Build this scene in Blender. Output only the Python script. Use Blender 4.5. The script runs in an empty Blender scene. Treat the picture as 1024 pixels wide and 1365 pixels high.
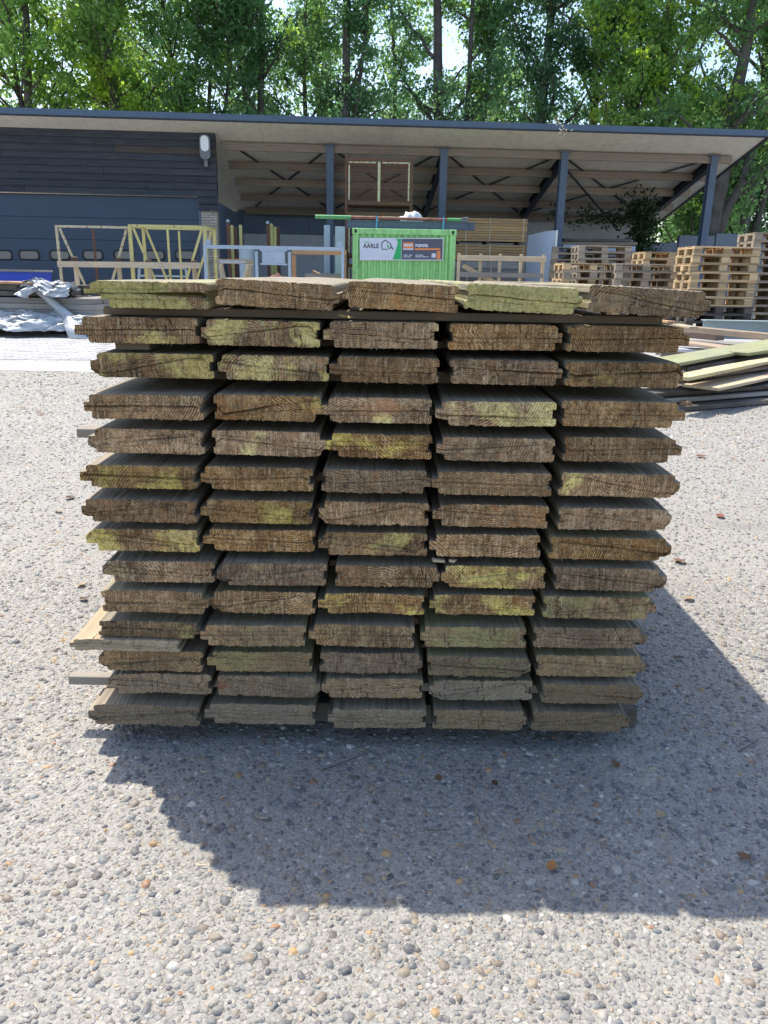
import bpy, math, random
import numpy as np
from mathutils import Matrix, Vector
random.seed(7)
rng = np.random.default_rng(7)
S = bpy.context.scene
COL = S.collection

# ------------------------------------------------------------------ camera
CAM_H, PITCH, ROLL, FPX = 0.84, math.radians(17.0), math.radians(1.06), 1025.0
_r0 = Vector((1, 0, 0)); _f = Vector((0, math.cos(PITCH), -math.sin(PITCH))); _u0 = Vector((0, math.sin(PITCH), math.cos(PITCH)))
_r = _r0 * math.cos(ROLL) + _u0 * math.sin(ROLL); _u = _u0 * math.cos(ROLL) - _r0 * math.sin(ROLL)
cam = bpy.data.objects.new('camera', bpy.data.cameras.new('camera')); COL.objects.link(cam)
m4 = Matrix.Identity(4)
for i in range(3):
    m4[i][0] = _r[i]; m4[i][1] = _u[i]; m4[i][2] = -_f[i]
m4.translation = Vector((0, 0, CAM_H))
cam.matrix_world = m4
cam.data.sensor_width = 36.0; cam.data.sensor_fit = 'AUTO'
cam.data.lens = FPX / 1365.0 * 36.0
cam.data.clip_start = 0.05; cam.data.clip_end = 3000
S.camera = cam

def at(px, py, Y):
    """survey: the point seen at photo pixel (px, py) that stands Y metres down the yard"""
    d = _r * ((px - 512) / FPX) + _u * ((682.5 - py) / FPX) + _f
    p = Vector((0, 0, CAM_H)) + d * (Y / d.y)
    return p.x, p.z

def on_ground(px, py):
    d = _r * ((px - 512) / FPX) + _u * ((682.5 - py) / FPX) + _f
    p = Vector((0, 0, CAM_H)) + d * (-CAM_H / d.z)
    return p.x, p.y

# ------------------------------------------------------------------ light
to_sun = Vector((-0.30, 0.37, 0.79)).normalized()
elev = math.asin(to_sun.z); azim = math.atan2(to_sun.x, to_sun.y)
W = bpy.data.worlds.new('World'); S.world = W; W.use_nodes = True
wn = W.node_tree.nodes; wn.clear()
sky = wn.new('ShaderNodeTexSky'); sky.sky_type = 'NISHITA'; sky.sun_disc = False
sky.sun_elevation = elev; sky.sun_rotation = azim; sky.air_density = 1.0; sky.dust_density = 1.6; sky.ozone_density = 1.8
bg = wn.new('ShaderNodeBackground'); bg.inputs[1].default_value = 0.15
wo = wn.new('ShaderNodeOutputWorld')
W.node_tree.links.new(sky.outputs[0], bg.inputs[0]); W.node_tree.links.new(bg.outputs[0], wo.inputs[0])
sl = bpy.data.lights.new('sun', 'SUN'); sl.energy = 3.5; sl.angle = math.radians(0.55); sl.color = (1.0, 0.94, 0.83)
sun = bpy.data.objects.new('sun', sl); COL.objects.link(sun)
sun.rotation_euler = to_sun.to_track_quat('Z', 'Y').to_euler(); sun.location = (-10, 12, 26)
S.view_settings.view_transform = 'Standard'; S.view_settings.look = 'None'
S.view_settings.exposure = 0.98; S.view_settings.gamma = 1.0; S.view_settings.use_curve_mapping = False
S.render.engine = 'CYCLES'
S.cycles.max_bounces = 7; S.cycles.diffuse_bounces = 4; S.cycles.transparent_max_bounces = 8
S.cycles.use_denoising = True

# ------------------------------------------------------------------ material helpers
class NT:
    def __init__(s, name):
        s.m = bpy.data.materials.new(name); s.m.use_nodes = True
        s.t = s.m.node_tree; s.t.nodes.clear()
        s.out = s.t.nodes.new('ShaderNodeOutputMaterial')
        s.b = s.n('ShaderNodeBsdfPrincipled'); s.l(s.b.outputs[0], s.out.inputs[0])
    def n(s, ty, **kw):
        x = s.t.nodes.new(ty)
        for k, v in kw.items(): setattr(x, k, v)
        return x
    def l(s, a, b): s.t.links.new(a, b)
    def put(s, sock, v):
        if hasattr(v, 'is_output') or isinstance(v, bpy.types.NodeSocket): s.l(v, sock)
        elif isinstance(v, (tuple, list)) and len(v) == 3 and len(sock.default_value) == 4: sock.default_value = (*v, 1)
        else: sock.default_value = v
    def co(s, kind='Object', scale=(1, 1, 1), off=None):
        t = s.n('ShaderNodeTexCoord'); mp = s.n('ShaderNodeMapping'); mp.inputs['Scale'].default_value = scale
        v = t.outputs[kind]
        if off is not None:
            a = s.n('ShaderNodeVectorMath', operation='ADD'); s.l(v, a.inputs[0]); s.l(off, a.inputs[1]); v = a.outputs[0]
        s.l(v, mp.inputs[0]); return mp.outputs[0]
    def rnd(s):
        """a random offset vector and number for each object"""
        o = s.n('ShaderNodeObjectInfo'); w = s.n('ShaderNodeTexWhiteNoise', noise_dimensions='1D'); s.l(o.outputs['Random'], w.inputs['W'])
        v = s.n('ShaderNodeVectorMath', operation='SCALE'); s.l(w.outputs['Color'], v.inputs[0]); v.inputs['Scale'].default_value = 37.0
        return v.outputs[0], o.outputs['Random'], o.outputs['Color'], w.outputs['Color']
    def noise(s, v, scale, detail=4, rough=.55, dist=0):
        x = s.n('ShaderNodeTexNoise'); s.l(v, x.inputs['Vector']); x.inputs['Scale'].default_value = scale
        x.inputs['Detail'].default_value = detail; x.inputs['Roughness'].default_value = rough; x.inputs['Distortion'].default_value = dist
        return x.outputs['Fac']
    def ramp(s, f, pts):
        x = s.n('ShaderNodeValToRGB'); e = x.color_ramp.elements
        while len(e) < len(pts): e.new(.5)
        for q, (p, c) in zip(e, pts):
            q.position = p; q.color = (c, c, c, 1) if not isinstance(c, (tuple, list)) else (*c, 1)
        s.l(f, x.inputs[0]); return x.outputs[0]
    def mix(s, f, a, b, mode='MIX'):
        x = s.n('ShaderNodeMix', data_type='RGBA', blend_type=mode)
        s.put(x.inputs[0], f); s.put(x.inputs[6], a); s.put(x.inputs[7], b); return x.outputs[2]
    def math(s, op, a, b=0.0, c=None):
        x = s.n('ShaderNodeMath', operation=op); s.put(x.inputs[0], a); s.put(x.inputs[1], b)
        if c is not None: s.put(x.inputs[2], c)
        return x.outputs[0]
    def bump(s, h, dist, strength=1.0, prev=None):
        x = s.n('ShaderNodeBump'); x.inputs['Distance'].default_value = dist; x.inputs['Strength'].default_value = strength
        s.l(h, x.inputs['Height'])
        if prev is not None: s.l(prev, x.inputs['Normal'])
        return x.outputs[0]
    def fin(s, col, rough=.8, normal=None, metal=0.0, spec=None):
        s.put(s.b.inputs['Base Color'], col); s.put(s.b.inputs['Roughness'], rough); s.put(s.b.inputs['Metallic'], metal)
        if normal is not None: s.l(normal, s.b.inputs['Normal'])
        if spec is not None: s.b.inputs['Specular IOR Level'].default_value = spec
        return s.m

def paint(name, c, rough=.5, rust=0.0, var=.18, scale=3.0, rustc=(.12, .045, .02), metal=0.0, dirt=.25, streak=0.0):
    k = NT(name); off, r, oc, wc = k.rnd(); v = k.co(off=off)
    n1 = k.noise(v, scale, 6, .6); n2 = k.noise(v, scale * 7, 4, .6)
    dark = tuple(x * (1 - var * 2) for x in c); lite = tuple(min(1, x * (1 + var)) for x in c)
    col = k.mix(n1, dark, lite)
    col = k.mix(k.math('MULTIPLY', k.ramp(n2, [(.45, 0.0), (.75, 1.0)]), dirt), col, (.10, .085, .065))
    if streak > 0:
        st = k.noise(k.co(scale=(9, 9, .5), off=off), 1.6, 6, .65); col = k.mix(k.ramp(st, [(.42, 0.0), (.72, streak)]), col, (.07, .06, .045))
    if rust > 0:
        rm = k.ramp(k.noise(v, scale * 2.2, 8, .68), [(max(0, .62 - rust * .35), 0.0), (max(.02, .68 - rust * .35), 1.0)])
        col = k.mix(rm, col, k.mix(n2, rustc, tuple(x * 2.2 for x in rustc)))
    return k.fin(col, k.ramp(n2, [(0, max(0.05, rough - .12)), (1, min(1, rough + .2))]), k.bump(n2, .004, .5), metal)

def wood(name, c1, c2, axis='x', rough=.85, tint=.35, weather=.55, fine=1.0):
    """sawn timber with grain along the given local axis; every board gets its own shade"""
    k = NT(name); off, r, oc, wc = k.rnd()
    sc = {'x': (.6, 14, 14), 'y': (14, .6, 14), 'z': (14, 14, .6)}[axis]
    v = k.co(scale=sc, off=off); v2 = k.co(off=off)
    g = k.noise(v, 3.0 * fine, 8, .65, .6); n = k.noise(v2, 2.5, 4)
    col = k.mix(k.ramp(g, [(.3, 0.0), (.7, 1.0)]), c1, c2)
    col = k.mix(k.ramp(n, [(.4, 0.0), (.8, weather)]), col, (.22, .205, .185))
    val = k.math('MULTIPLY_ADD', r, tint * 2, 1 - tint)
    hs = k.n('ShaderNodeHueSaturation'); k.l(col, hs.inputs['Color']); k.l(val, hs.inputs['Value'])
    return k.fin(hs.outputs[0], rough, k.bump(g, .006, .6))

def plain(name, c, rough=.6, metal=0.0, spec=None):
    k = NT(name); v = k.co(); n = k.noise(v, 9, 5)
    return k.fin(k.mix(n, tuple(x * .86 for x in c), tuple(min(1, x * 1.1) for x in c)), rough, None, metal, spec)

# ------------------------------------------------------------------ mesh helpers
def npmesh(name, V, F, mats, midx=None, smooth=None, colors=None):
    """mesh from numpy arrays; F is a list of (n,k) index arrays"""
    me = bpy.data.meshes.new(name)
    V = np.asarray(V, np.float32)
    if not isinstance(F, (list, tuple)): F = [F]
    F = [np.asarray(f, np.int32) for f in F if len(f)]
    loops = np.concatenate([f.ravel() for f in F]); tot = np.concatenate([np.full(len(f), f.shape[1], np.int32) for f in F])
    start = np.concatenate([[0], np.cumsum(tot)[:-1]]).astype(np.int32)
    me.vertices.add(len(V)); me.vertices.foreach_set('co', V.ravel())
    me.loops.add(len(loops)); me.loops.foreach_set('vertex_index', loops)
    me.polygons.add(len(tot)); me.polygons.foreach_set('loop_start', start); me.polygons.foreach_set('loop_total', tot)
    for m in (mats if isinstance(mats, (list, tuple)) else [mats]): me.materials.append(m)
    if midx is not None: me.polygons.foreach_set('material_index', np.asarray(midx, np.int32))
    if smooth is not None: me.polygons.foreach_set('use_smooth', np.broadcast_to(np.asarray(smooth, bool), (len(tot),)).copy())
    me.update(calc_edges=True)
    if colors is not None:
        a = me.color_attributes.new('tone', 'FLOAT_COLOR', 'POINT'); a.data.foreach_set('color', np.asarray(colors, np.float32).ravel())
    return me

def link(name, me, parent=None, loc=(0, 0, 0), rot=(0, 0, 0)):
    o = bpy.data.objects.new(name, me); COL.objects.link(o); o.location = loc; o.rotation_euler = rot
    if parent is not None: o.parent = parent
    return o

def tag(o, label=None, cat=None, group=None, kind=None):
    if label: o['label'] = label
    if cat: o['category'] = cat
    if group: o['group'] = group
    if kind: o['kind'] = kind
    return o

def thing(name, label, cat, loc=(0, 0, 0), rz=0.0, group=None):
    return tag(link(name, None, None, loc, (0, 0, rz)), label, cat, group)

def copy_tree(o, parent=None):
    c = o.copy(); COL.objects.link(c); c.parent = parent
    for ch in list(o.children): copy_tree(ch, c)
    return c

class MB:
    def __init__(s): s.v = []; s.f = []; s.n = 0
    def add(s, V, F):
        s.v.append(np.asarray(V, float)); s.f += [tuple(i + s.n for i in f) for f in F]; s.n += len(V); return s
    def box(s, c, d, M=None, ch=0.0):
        hx, hy, hz = d[0] / 2, d[1] / 2, d[2] / 2
        V = np.array([(x, y, z) for x in (-hx, hx) for y in (-hy, hy) for z in (-hz, hz)])
        F = [(0, 1, 3, 2), (4, 6, 7, 5), (0, 4, 5, 1), (2, 3, 7, 6), (0, 2, 6, 4), (1, 5, 7, 3)]
        if ch > 0:
            V = []; F = []
            a = [(x, y, z) for x in (-1, 1) for y in (-1, 1) for z in (-1, 1)]
            idx = {}
            for (x, y, z) in a:
                for ax in range(3):
                    p = [x * (hx - ch), y * (hy - ch), z * (hz - ch)]; p[ax] = (x * hx, y * hy, z * hz)[ax]
                    idx[(x, y, z, ax)] = len(V); V.append(p)
            I = lambda x, y, z, ax: idx[(x, y, z, ax)]
            for sg in (-1, 1):
                q = [(-1, -1), (1, -1), (1, 1), (-1, 1)]; q = q if sg > 0 else q[::-1]
                F.append(tuple(I(sg, a_, b_, 0) for a_, b_ in q)); F.append(tuple(I(b_, sg, a_, 1) for a_, b_ in q)); F.append(tuple(I(a_, b_, sg, 2) for a_, b_ in q))
            for a_ in (-1, 1):
                for b_ in (-1, 1):
                    f1 = (I(-1, a_, b_, 1), I(1, a_, b_, 1), I(1, a_, b_, 2), I(-1, a_, b_, 2)); F.append(f1 if a_ * b_ < 0 else f1[::-1])
                    f2 = (I(a_, -1, b_, 2), I(a_, 1, b_, 2), I(a_, 1, b_, 0), I(a_, -1, b_, 0)); F.append(f2 if a_ * b_ < 0 else f2[::-1])
                    f3 = (I(a_, b_, -1, 0), I(a_, b_, 1, 0), I(a_, b_, 1, 1), I(a_, b_, -1, 1)); F.append(f3 if a_ * b_ < 0 else f3[::-1])
            for (x, y, z) in a:
                f4 = (I(x, y, z, 0), I(x, y, z, 1), I(x, y, z, 2)); F.append(f4 if x * y * z > 0 else f4[::-1])
            V = np.array(V)
        if M is not None: V = V @ np.array(M.to_3x3()).T
        return s.add(V + np.array(c), F)
    def bar(s, p0, p1, w, h, up=(0, 0, 1)):
        p0 = Vector(p0); p1 = Vector(p1); d = (p1 - p0); L = d.length; d.normalize(); upv = Vector(up)
        if abs(d.dot(upv)) > .99: upv = Vector((0, 1, 0))
        sd = d.cross(upv).normalized(); u2 = sd.cross(d).normalized()
        M = Matrix((sd, d, u2)).transposed()
        return s.box((p0 + p1) / 2, (w, L, h), M)
    def tube(s, p0, p1, r, n=8, r2=None):
        p0 = Vector(p0); p1 = Vector(p1); d = (p1 - p0).normalized(); a = Vector((0, 0, 1)) if abs(d.z) < .9 else Vector((0, 1, 0))
        e = d.cross(a).normalized(); g = d.cross(e); r2 = r if r2 is None else r2
        V = [p + (e * math.cos(t) + g * math.sin(t)) * rr for p, rr in ((p0, r), (p1, r2)) for t in [2 * math.pi * i / n for i in range(n)]]
        F = [(i, (i + 1) % n, n + (i + 1) % n, n + i) for i in range(n)] + [tuple(range(n))[::-1], tuple(range(n, 2 * n))]
        F = [f[::-1] for f in F]
        return s.add([tuple(v) for v in V], F)
    def prism(s, poly, y0, y1):
        """polygon in the xz plane pushed along y"""
        n = len(poly); V = [(x, y0, z) for x, z in poly] + [(x, y1, z) for x, z in poly]
        F = [tuple(range(n)), tuple(range(n, 2 * n))[::-1]] + [(i, n + i, n + (i + 1) % n, (i + 1) % n) for i in range(n)]
        return s.add(V, F)
    def mesh(s, name, mat, smooth=False):
        me = bpy.data.meshes.new(name); me.from_pydata([tuple(p) for p in np.concatenate(s.v)], [], s.f)
        for m in (mat if isinstance(mat, (list, tuple)) else [mat]): me.materials.append(m)
        if smooth: me.polygons.foreach_set('use_smooth', [True] * len(me.polygons))
        me.update(); return me
    def build(s, name, mat, parent=None, loc=(0, 0, 0), rot=(0, 0, 0), smooth=False):
        return link(name, s.mesh(name, mat, smooth), parent, loc, rot)

def vnoise(x, seed, octaves=3):
    """smooth 1-D noise about 0"""
    r = np.random.default_rng(seed); out = np.zeros_like(x, float); amp = 1.0; fr = 1.0
    for o in range(octaves):
        t = r.normal(size=64); xx = (x * fr) % 63; i = xx.astype(int); f = xx - i; f = f * f * (3 - 2 * f)
        out += amp * (t[i] * (1 - f) + t[(i + 1) % 64] * f); amp *= .5; fr *= 2.1
    return out

# ------------------------------------------------------------------ materials
# ground: washed concrete with river gravel
k = NT('exposed_aggregate'); v = k.co()
vo = k.n('ShaderNodeTexVoronoi'); vo.inputs['Scale'].default_value = 105; k.l(v, vo.inputs['Vector'])
vo2 = k.n('ShaderNodeTexVoronoi'); vo2.inputs['Scale'].default_value = 330; k.l(v, vo2.inputs['Vector'])
sep = k.n('ShaderNodeSeparateColor'); k.l(vo.outputs['Color'], sep.inputs[0])
stone = k.ramp(sep.outputs[0], [(0, (.17, .17, .175)), (.25, (.30, .29, .275)), (.45, (.34, .30, .25)), (.6, (.23, .21, .20)), (.75, (.42, .40, .37)), (.9, (.36, .27, .17)), (1, (.5, .48, .45))])
sep2 = k.n('ShaderNodeSeparateColor'); k.l(vo2.outputs['Color'], sep2.inputs[0])
matrix_c = k.ramp(sep2.outputs[0], [(0, (.19, .180, .160)), (.5, (.285, .270, .240)), (1, (.375, .356, .318))])
isst = k.ramp(vo.outputs['Distance'], [(.34, 1.0), (.48, 0.0)])
has = k.ramp(sep.outputs[1], [(.30, 0.0), (.36, 1.0)])
col = k.mix(k.math('MULTIPLY', isst, has), matrix_c, stone)
big = k.noise(v, .55, 5, .6); big2 = k.noise(v, 3.2, 5, .6)
col = k.mix(k.ramp(big, [(.35, .22), (.65, 0.0)]), col, (.20, .19, .18))
col = k.mix(k.ramp(big2, [(.5, 0.0), (.8, .22)]), col, (.50, .47, .43))
st_ = k.noise(v, 1.1, 6, .7, 1.5)
col = k.mix(k.ramp(st_, [(.56, 0.0), (.70, .40)]), col, (.155, .145, .13))
st2 = k.noise(v, 2.6, 6, .75, .8)
col = k.mix(k.ramp(st2, [(.60, 0.0), (.72, .45)]), col, (.50, .44, .34))
hgt = k.math('ADD', k.math('MULTIPLY', k.math('MULTIPLY', isst, has), 1.0), k.math('MULTIPLY', k.noise(v, 420, 3), .5))
M_GROUND = k.fin(col, .82, k.bump(hgt, .003, .7))

k = NT('river_pebble'); va = k.n('ShaderNodeVertexColor', layer_name='tone'); v = k.co()
n = k.noise(v, 260, 4, .6); n2 = k.noise(v, 60, 3)
col = k.mix(k.ramp(n, [(.40, 0.0), (.75, .28)]), va.outputs[0], (.45, .43, .40)); col = k.mix(k.ramp(n2, [(.45, 0.0), (.7, .35)]), col, (.16, .15, .14))
st_ = k.noise(v, 1.1, 6, .7, 1.5); col = k.mix(k.ramp(st_, [(.56, 0.0), (.70, .35)]), col, (.12, .115, .105))
st2 = k.noise(v, 2.6, 6, .75, .8); col = k.mix(k.ramp(st2, [(.60, 0.0), (.72, .40)]), col, (.50, .44, .34))
M_PEB = k.fin(col, .62, k.bump(n, .0012, .5))

k = NT('concrete_paver'); off, r, oc, wc = k.rnd(); v = k.co('Generated'); v3 = k.co(off=off)
n = k.noise(v3, 30, 5); col = k.mix(n, (.31, .305, .30), (.43, .425, .415))
hs = k.n('ShaderNodeHueSaturation'); k.l(col, hs.inputs['Color']); k.l(k.math('MULTIPLY_ADD', r, .35, .82), hs.inputs['Value'])
M_PAVER = k.fin(hs.outputs[0], .85, k.bump(k.noise(v3, 160, 3), .002, .6))

k = NT('paving_far'); v = k.co(); br = k.n('ShaderNodeTexBrick'); k.l(v, br.inputs[0]); br.inputs['Scale'].default_value = 1.0
br.inputs['Color1'].default_value = (.34, .335, .33, 1); br.inputs['Color2'].default_value = (.40, .395, .385, 1); br.inputs['Mortar'].default_value = (.2, .19, .18, 1)
br.inputs['Brick Width'].default_value = .2; br.inputs['Row Height'].default_value = .1; br.inputs['Mortar Size'].default_value = .006
n = k.noise(v, 1.3, 6); M_PAVEFAR = k.fin(k.mix(k.ramp(n, [(.4, 0.0), (.75, .35)]), br.outputs[0], (.25, .235, .225)), .85, k.bump(br.outputs['Fac'], -.004, .5))
M_KERB = paint('kerb_concrete', (.42, .41, .39), .85, var=.12, scale=6)

# end grain of the old planks.  object colour: r = yellow algae, g = green lichen, b = grey dust
def endgrain(name='weathered_end_grain', gain=1.0):
    k = NT(name); off, r, oc, wc = k.rnd()
    t = k.n('ShaderNodeTexCoord'); so = k.n('ShaderNodeSeparateColor'); k.l(oc, so.inputs[0]); sw = k.n('ShaderNodeSeparateColor'); k.l(wc, sw.inputs[0])
    sp = k.n('ShaderNodeSeparateXYZ'); k.l(t.outputs['Object'], sp.inputs[0])
    pv = k.co(off=off)
    # annual rings round a pith that lies somewhere in or near each plank
    wob = k.n('ShaderNodeTexNoise'); k.l(pv, wob.inputs['Vector']); wob.inputs['Scale'].default_value = 14; wob.inputs['Detail'].default_value = 5
    wx = k.math('MULTIPLY_ADD', wob.outputs['Fac'], .030, -.015)
    cx = k.math('MULTIPLY_ADD', sw.outputs[0], .17, -.085); cz = k.math('MULTIPLY_ADD', sw.outputs[1], .26, -.11)
    dx = k.math('ADD', k.math('SUBTRACT', sp.outputs[0], cx), wx); dz = k.math('ADD', k.math('SUBTRACT', sp.outputs[2], cz), wx)
    rad = k.math('SQRT', k.math('ADD', k.math('MULTIPLY', dx, dx), k.math('MULTIPLY', dz, dz)))
    fr = k.math('MULTIPLY_ADD', sw.outputs[2], 900, 1350)
    ring = k.math('MULTIPLY_ADD', k.math('SINE', k.math('MULTIPLY', rad, fr)), .5, .5)
    blot = k.noise(pv, 9, 6, .62); fine = k.noise(pv, 190, 6, .65); mid = k.noise(pv, 38, 6, .65)
    # saw marks: slightly slanted strokes across the end
    sv = k.n('ShaderNodeMapping'); k.l(pv, sv.inputs[0]); sv.inputs['Rotation'].default_value = (0, .5, 0); sv.inputs['Scale'].default_value = (1, 1, .09)
    saw = k.noise(sv.outputs[0], 330, 3, .6)
    ringf = k.mix(k.ramp(k.noise(pv, 22, 4), [(.32, 0.0), (.60, .9)]), k.ramp(ring, [(.2, 0.0), (.75, 1.0)]), k.ramp(k.noise(pv, 75, 5, .7), [(.3, 0.0), (.7, 1.0)]))
    base = k.mix(ringf, (.088, .048, .027), (.60, .395, .225))
    base = k.mix(k.ramp(blot, [(.38, .75), (.62, 0.0)]), base, (.085, .050, .030))
    base = k.mix(k.ramp(mid, [(.52, 0.0), (.75, .55)]), base, (.70, .51, .31))
    base = k.mix(k.ramp(fine, [(.47, 0.0), (.68, .72)]), base, (.040, .022, .011))
    base = k.mix(k.ramp(saw, [(.50, 0.0), (.72, .50)]), base, (.74, .60, .42))
    red = k.ramp(k.noise(pv, 17, 3), [(.60, 0.0), (.70, .5)]); base = k.mix(red, base, (.40, .21, .115))
    # yellow algae bloom and greener lichen
    al = k.noise(pv, 11, 5, .62, .3); thr = k.math('MULTIPLY_ADD', so.outputs[0], -.35, .79)
    am = k.math('MULTIPLY', k.math('MULTIPLY', k.ramp(k.math('SUBTRACT', al, thr), [(0, 0.0), (.10, 1.0)]), k.ramp(fine, [(.34, .98), (.66, .28)])), k.ramp(ringf, [(.1, .35), (.5, 1.0)]))
    base = k.mix(am, base, k.mix(mid, (.60, .49, .17), (.88, .77, .38)))
    li = k.noise(pv, 8, 6, .66); thr2 = k.math('MULTIPLY_ADD', so.outputs[1], -.35, .79)
    lm = k.math('MULTIPLY', k.ramp(k.math('SUBTRACT', li, thr2), [(0, 0.0), (.10, .75)]), k.ramp(fine, [(.35, 1.0), (.68, .35)]))
    base = k.mix(lm, base, k.mix(mid, (.26, .27, .09), (.56, .54, .24)))
    base = k.mix(k.math('MULTIPLY', so.outputs[2], k.ramp(mid, [(.25, .55), (.7, 1.0)])), base, (.205, .170, .125))
    hs = k.n('ShaderNodeHueSaturation'); k.l(base, hs.inputs['Color']); k.l(k.math('MULTIPLY_ADD', r, .70 * gain, 1.04 * gain), hs.inputs['Value']); k.l(k.math('MULTIPLY_ADD', sw.outputs[0], .28, 1.03), hs.inputs['Saturation'])
    h = k.math('ADD', k.math('MULTIPLY', ring, .35), k.math('ADD', k.math('MULTIPLY', fine, .9), k.math('MULTIPLY', saw, .8)))
    return k.fin(hs.outputs[0], .78, k.bump(h, .0034, 1.0), spec=.35)
M_END = endgrain(); 

def plankside():
    k = NT('weathered_plank_face'); off, r, oc, wc = k.rnd(); so = k.n('ShaderNodeSeparateColor'); k.l(oc, so.inputs[0])
    v = k.co(scale=(45, 1.3, 45), off=off); v2 = k.co(off=off)
    g = k.noise(v, 3.5, 8, .65, .4); n = k.noise(v2, 7, 6, .6)
    col = k.mix(k.ramp(g, [(.3, 0.0), (.68, 1.0)]), (.12, .090, .058), (.40, .33, .235))
    col = k.mix(k.ramp(n, [(.4, .5), (.65, 0.0)]), col, (.17, .145, .115))
    col = k.mix(k.math('MULTIPLY', so.outputs[1], k.ramp(n, [(.40, 0.0), (.65, .6)])), col, (.34, .36, .14))
    return k.fin(col, .66, k.bump(g, .0025, .8), spec=.4)
M_SIDE = plankside()
M_BATTEN = wood('batten_wood', (.15, .105, .065), (.28, .21, .135), 'x', tint=.3)
M_BATTEN_GREY = wood('grey_batten_wood', (.24, .205, .16), (.40, .355, .29), 'x', tint=.1)

M_STEELBLUE = paint('blue_grey_steel', (.090, .125, .185), .45, var=.15, dirt=.12)
M_FASCIA = paint('blue_fascia_metal', (.075, .115, .175), .35, var=.1, scale=1.2, dirt=.1)
M_DARK = paint('dark_drip_edge', (.018, .022, .032), .5)
M_SOFFIT = paint('cement_roof_sheet', (.76, .71, .60), .85, var=.1, scale=.9, dirt=.22)
M_PURLIN = wood('brown_purlin_wood', (.19, .14, .105), (.34, .27, .21), 'x')
M_RAFTER = paint('dark_rafter_steel', (.022, .027, .038), .5)
M_CLAD = wood('tarred_cladding_board', (.018, .021, .029), (.060, .066, .081), 'x', tint=.13, weather=.06)
M_CLADB = wood('brown_faded_cladding_board', (.035, .028, .026), (.085, .066, .052), 'x', weather=.1)
M_DOOR = paint('navy_door_steel', (.026, .054, .098), .42, var=.1, scale=.7, dirt=.08, streak=.30)
M_DOORGL = plain('door_window_glass', (.20, .19, .175), .15)
M_RUBBER = plain('black_rubber', (.015, .016, .018), .6)
M_BRICK = wood('sand_lime_brick', (.40, .34, .275), (.54, .47, .39), 'x', tint=.2)
M_MORTAR = plain('mortar', (.22, .20, .18), .9)
M_WALLBLUE = paint('blue_wall_panel', (.15, .20, .285), .6, var=.12, scale=.6, dirt=.12, streak=.15)
M_WALLGREY = paint('grey_concrete_wall', (.68, .70, .74), .85, var=.1, scale=1.0, dirt=.15, streak=.12)
M_BLOCK = paint('whitewashed_wall', (.50, .49, .47), .85, var=.12, scale=1.3, dirt=.3)
M_YEL = paint('yellow_chipped_paint', (.62, .56, .22), .5, rust=.10, var=.12, scale=6)
M_CREAM = paint('cream_chipped_paint', (.58, .52, .34), .55, rust=.22, var=.12, scale=6)
M_RUST = paint('rusty_steel', (.125, .068, .048), .8, rust=.3, var=.25, scale=5)
M_GALV = paint('pale_blue_galvanised', (.40, .48, .56), .45, var=.12, scale=5, dirt=.12)
M_ORANGEWOOD = wood('orange_brown_timber', (.30, .15, .065), (.46, .27, .13), 'x', tint=.25)
M_PALEWOOD = wood('pale_sawn_timber', (.42, .32, .20), (.60, .49, .34), 'x', tint=.22)
M_PALEWOODZ = wood('pale_sawn_timber_upright', (.42, .32, .20), (.60, .49, .34), 'z', tint=.22)
M_BROWNPACK = wood('brown_stained_timber', (.32, .18, .07), (.55, .34, .15), 'x', tint=.2)
M_GREYPACK = wood('grey_weathered_timber', (.19, .175, .16), (.34, .315, .285), 'x', tint=.3)
M_DARKWOOD = wood('dark_weathered_timber', (.045, .037, .030), (.12, .095, .072), 'x', tint=.35)
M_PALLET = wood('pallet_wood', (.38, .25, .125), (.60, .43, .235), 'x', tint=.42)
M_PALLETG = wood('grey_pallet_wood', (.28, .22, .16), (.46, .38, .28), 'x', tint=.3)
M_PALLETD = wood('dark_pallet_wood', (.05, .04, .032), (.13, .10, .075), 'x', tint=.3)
M_GREEN = paint('green_container_paint', (.36, .76, .27), .5, rust=0, var=.10, scale=2.2, dirt=.30, rustc=(.10, .07, .03), streak=.45)
M_GREENP = paint('green_pipe_paint', (.10, .38, .13), .5, rust=.12)
M_REDP = paint('faded_red_pipe', (.33, .13, .10), .7, rust=.3)
M_WHITEP = plain('white_plastic', (.75, .76, .77), .4)
M_STRAP = plain('blue_strap', (.10, .32, .50), .5)
M_SIGNW = plain('white_sign_sheet', (.62, .65, .74), .35)
M_SIGNG = plain('green_sign_print', (.015, .42, .12), .35)
M_SIGND = plain('slate_sign_print', (.085, .085, .125), .35)
M_SIGNO = plain('orange_sign_print', (.80, .25, .08), .35)
M_SIGNK = plain('black_sign_print', (.03, .035, .05), .35)
M_ALU = plain('aluminium_edge', (.62, .65, .66), .35, .4)
M_PANELW = paint('pale_grey_sheet', (.42, .47, .56), .5, var=.08, scale=1.2, dirt=.1)
M_BEAMG = paint('primed_grey_green_steel', (.30, .36, .37), .5, var=.1, scale=2, dirt=.12)
M_PLASTIC = plain('crumpled_white_film', (.48, .50, .51), .42)
M_BLACKF = plain('black_film', (.02, .02, .023), .3)
M_BLUEBIN = plain('bright_blue_plastic', (.02, .065, .50), .35)
M_FENCE = paint('grey_fence_sheet', (.20, .22, .25), .6, var=.1, scale=.6, dirt=.1)
M_BOARDGREEN = wood('algae_green_board', (.185, .195, .085), (.33, .335, .19), 'x', tint=.12)
M_BOARDYEL = wood('fresh_yellow_board', (.42, .33, .15), (.60, .50, .27), 'x', tint=.12)
M_BOARDBRN = wood('weathered_brown_board', (.20, .14, .095), (.38, .29, .205), 'x', tint=.2)
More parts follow.
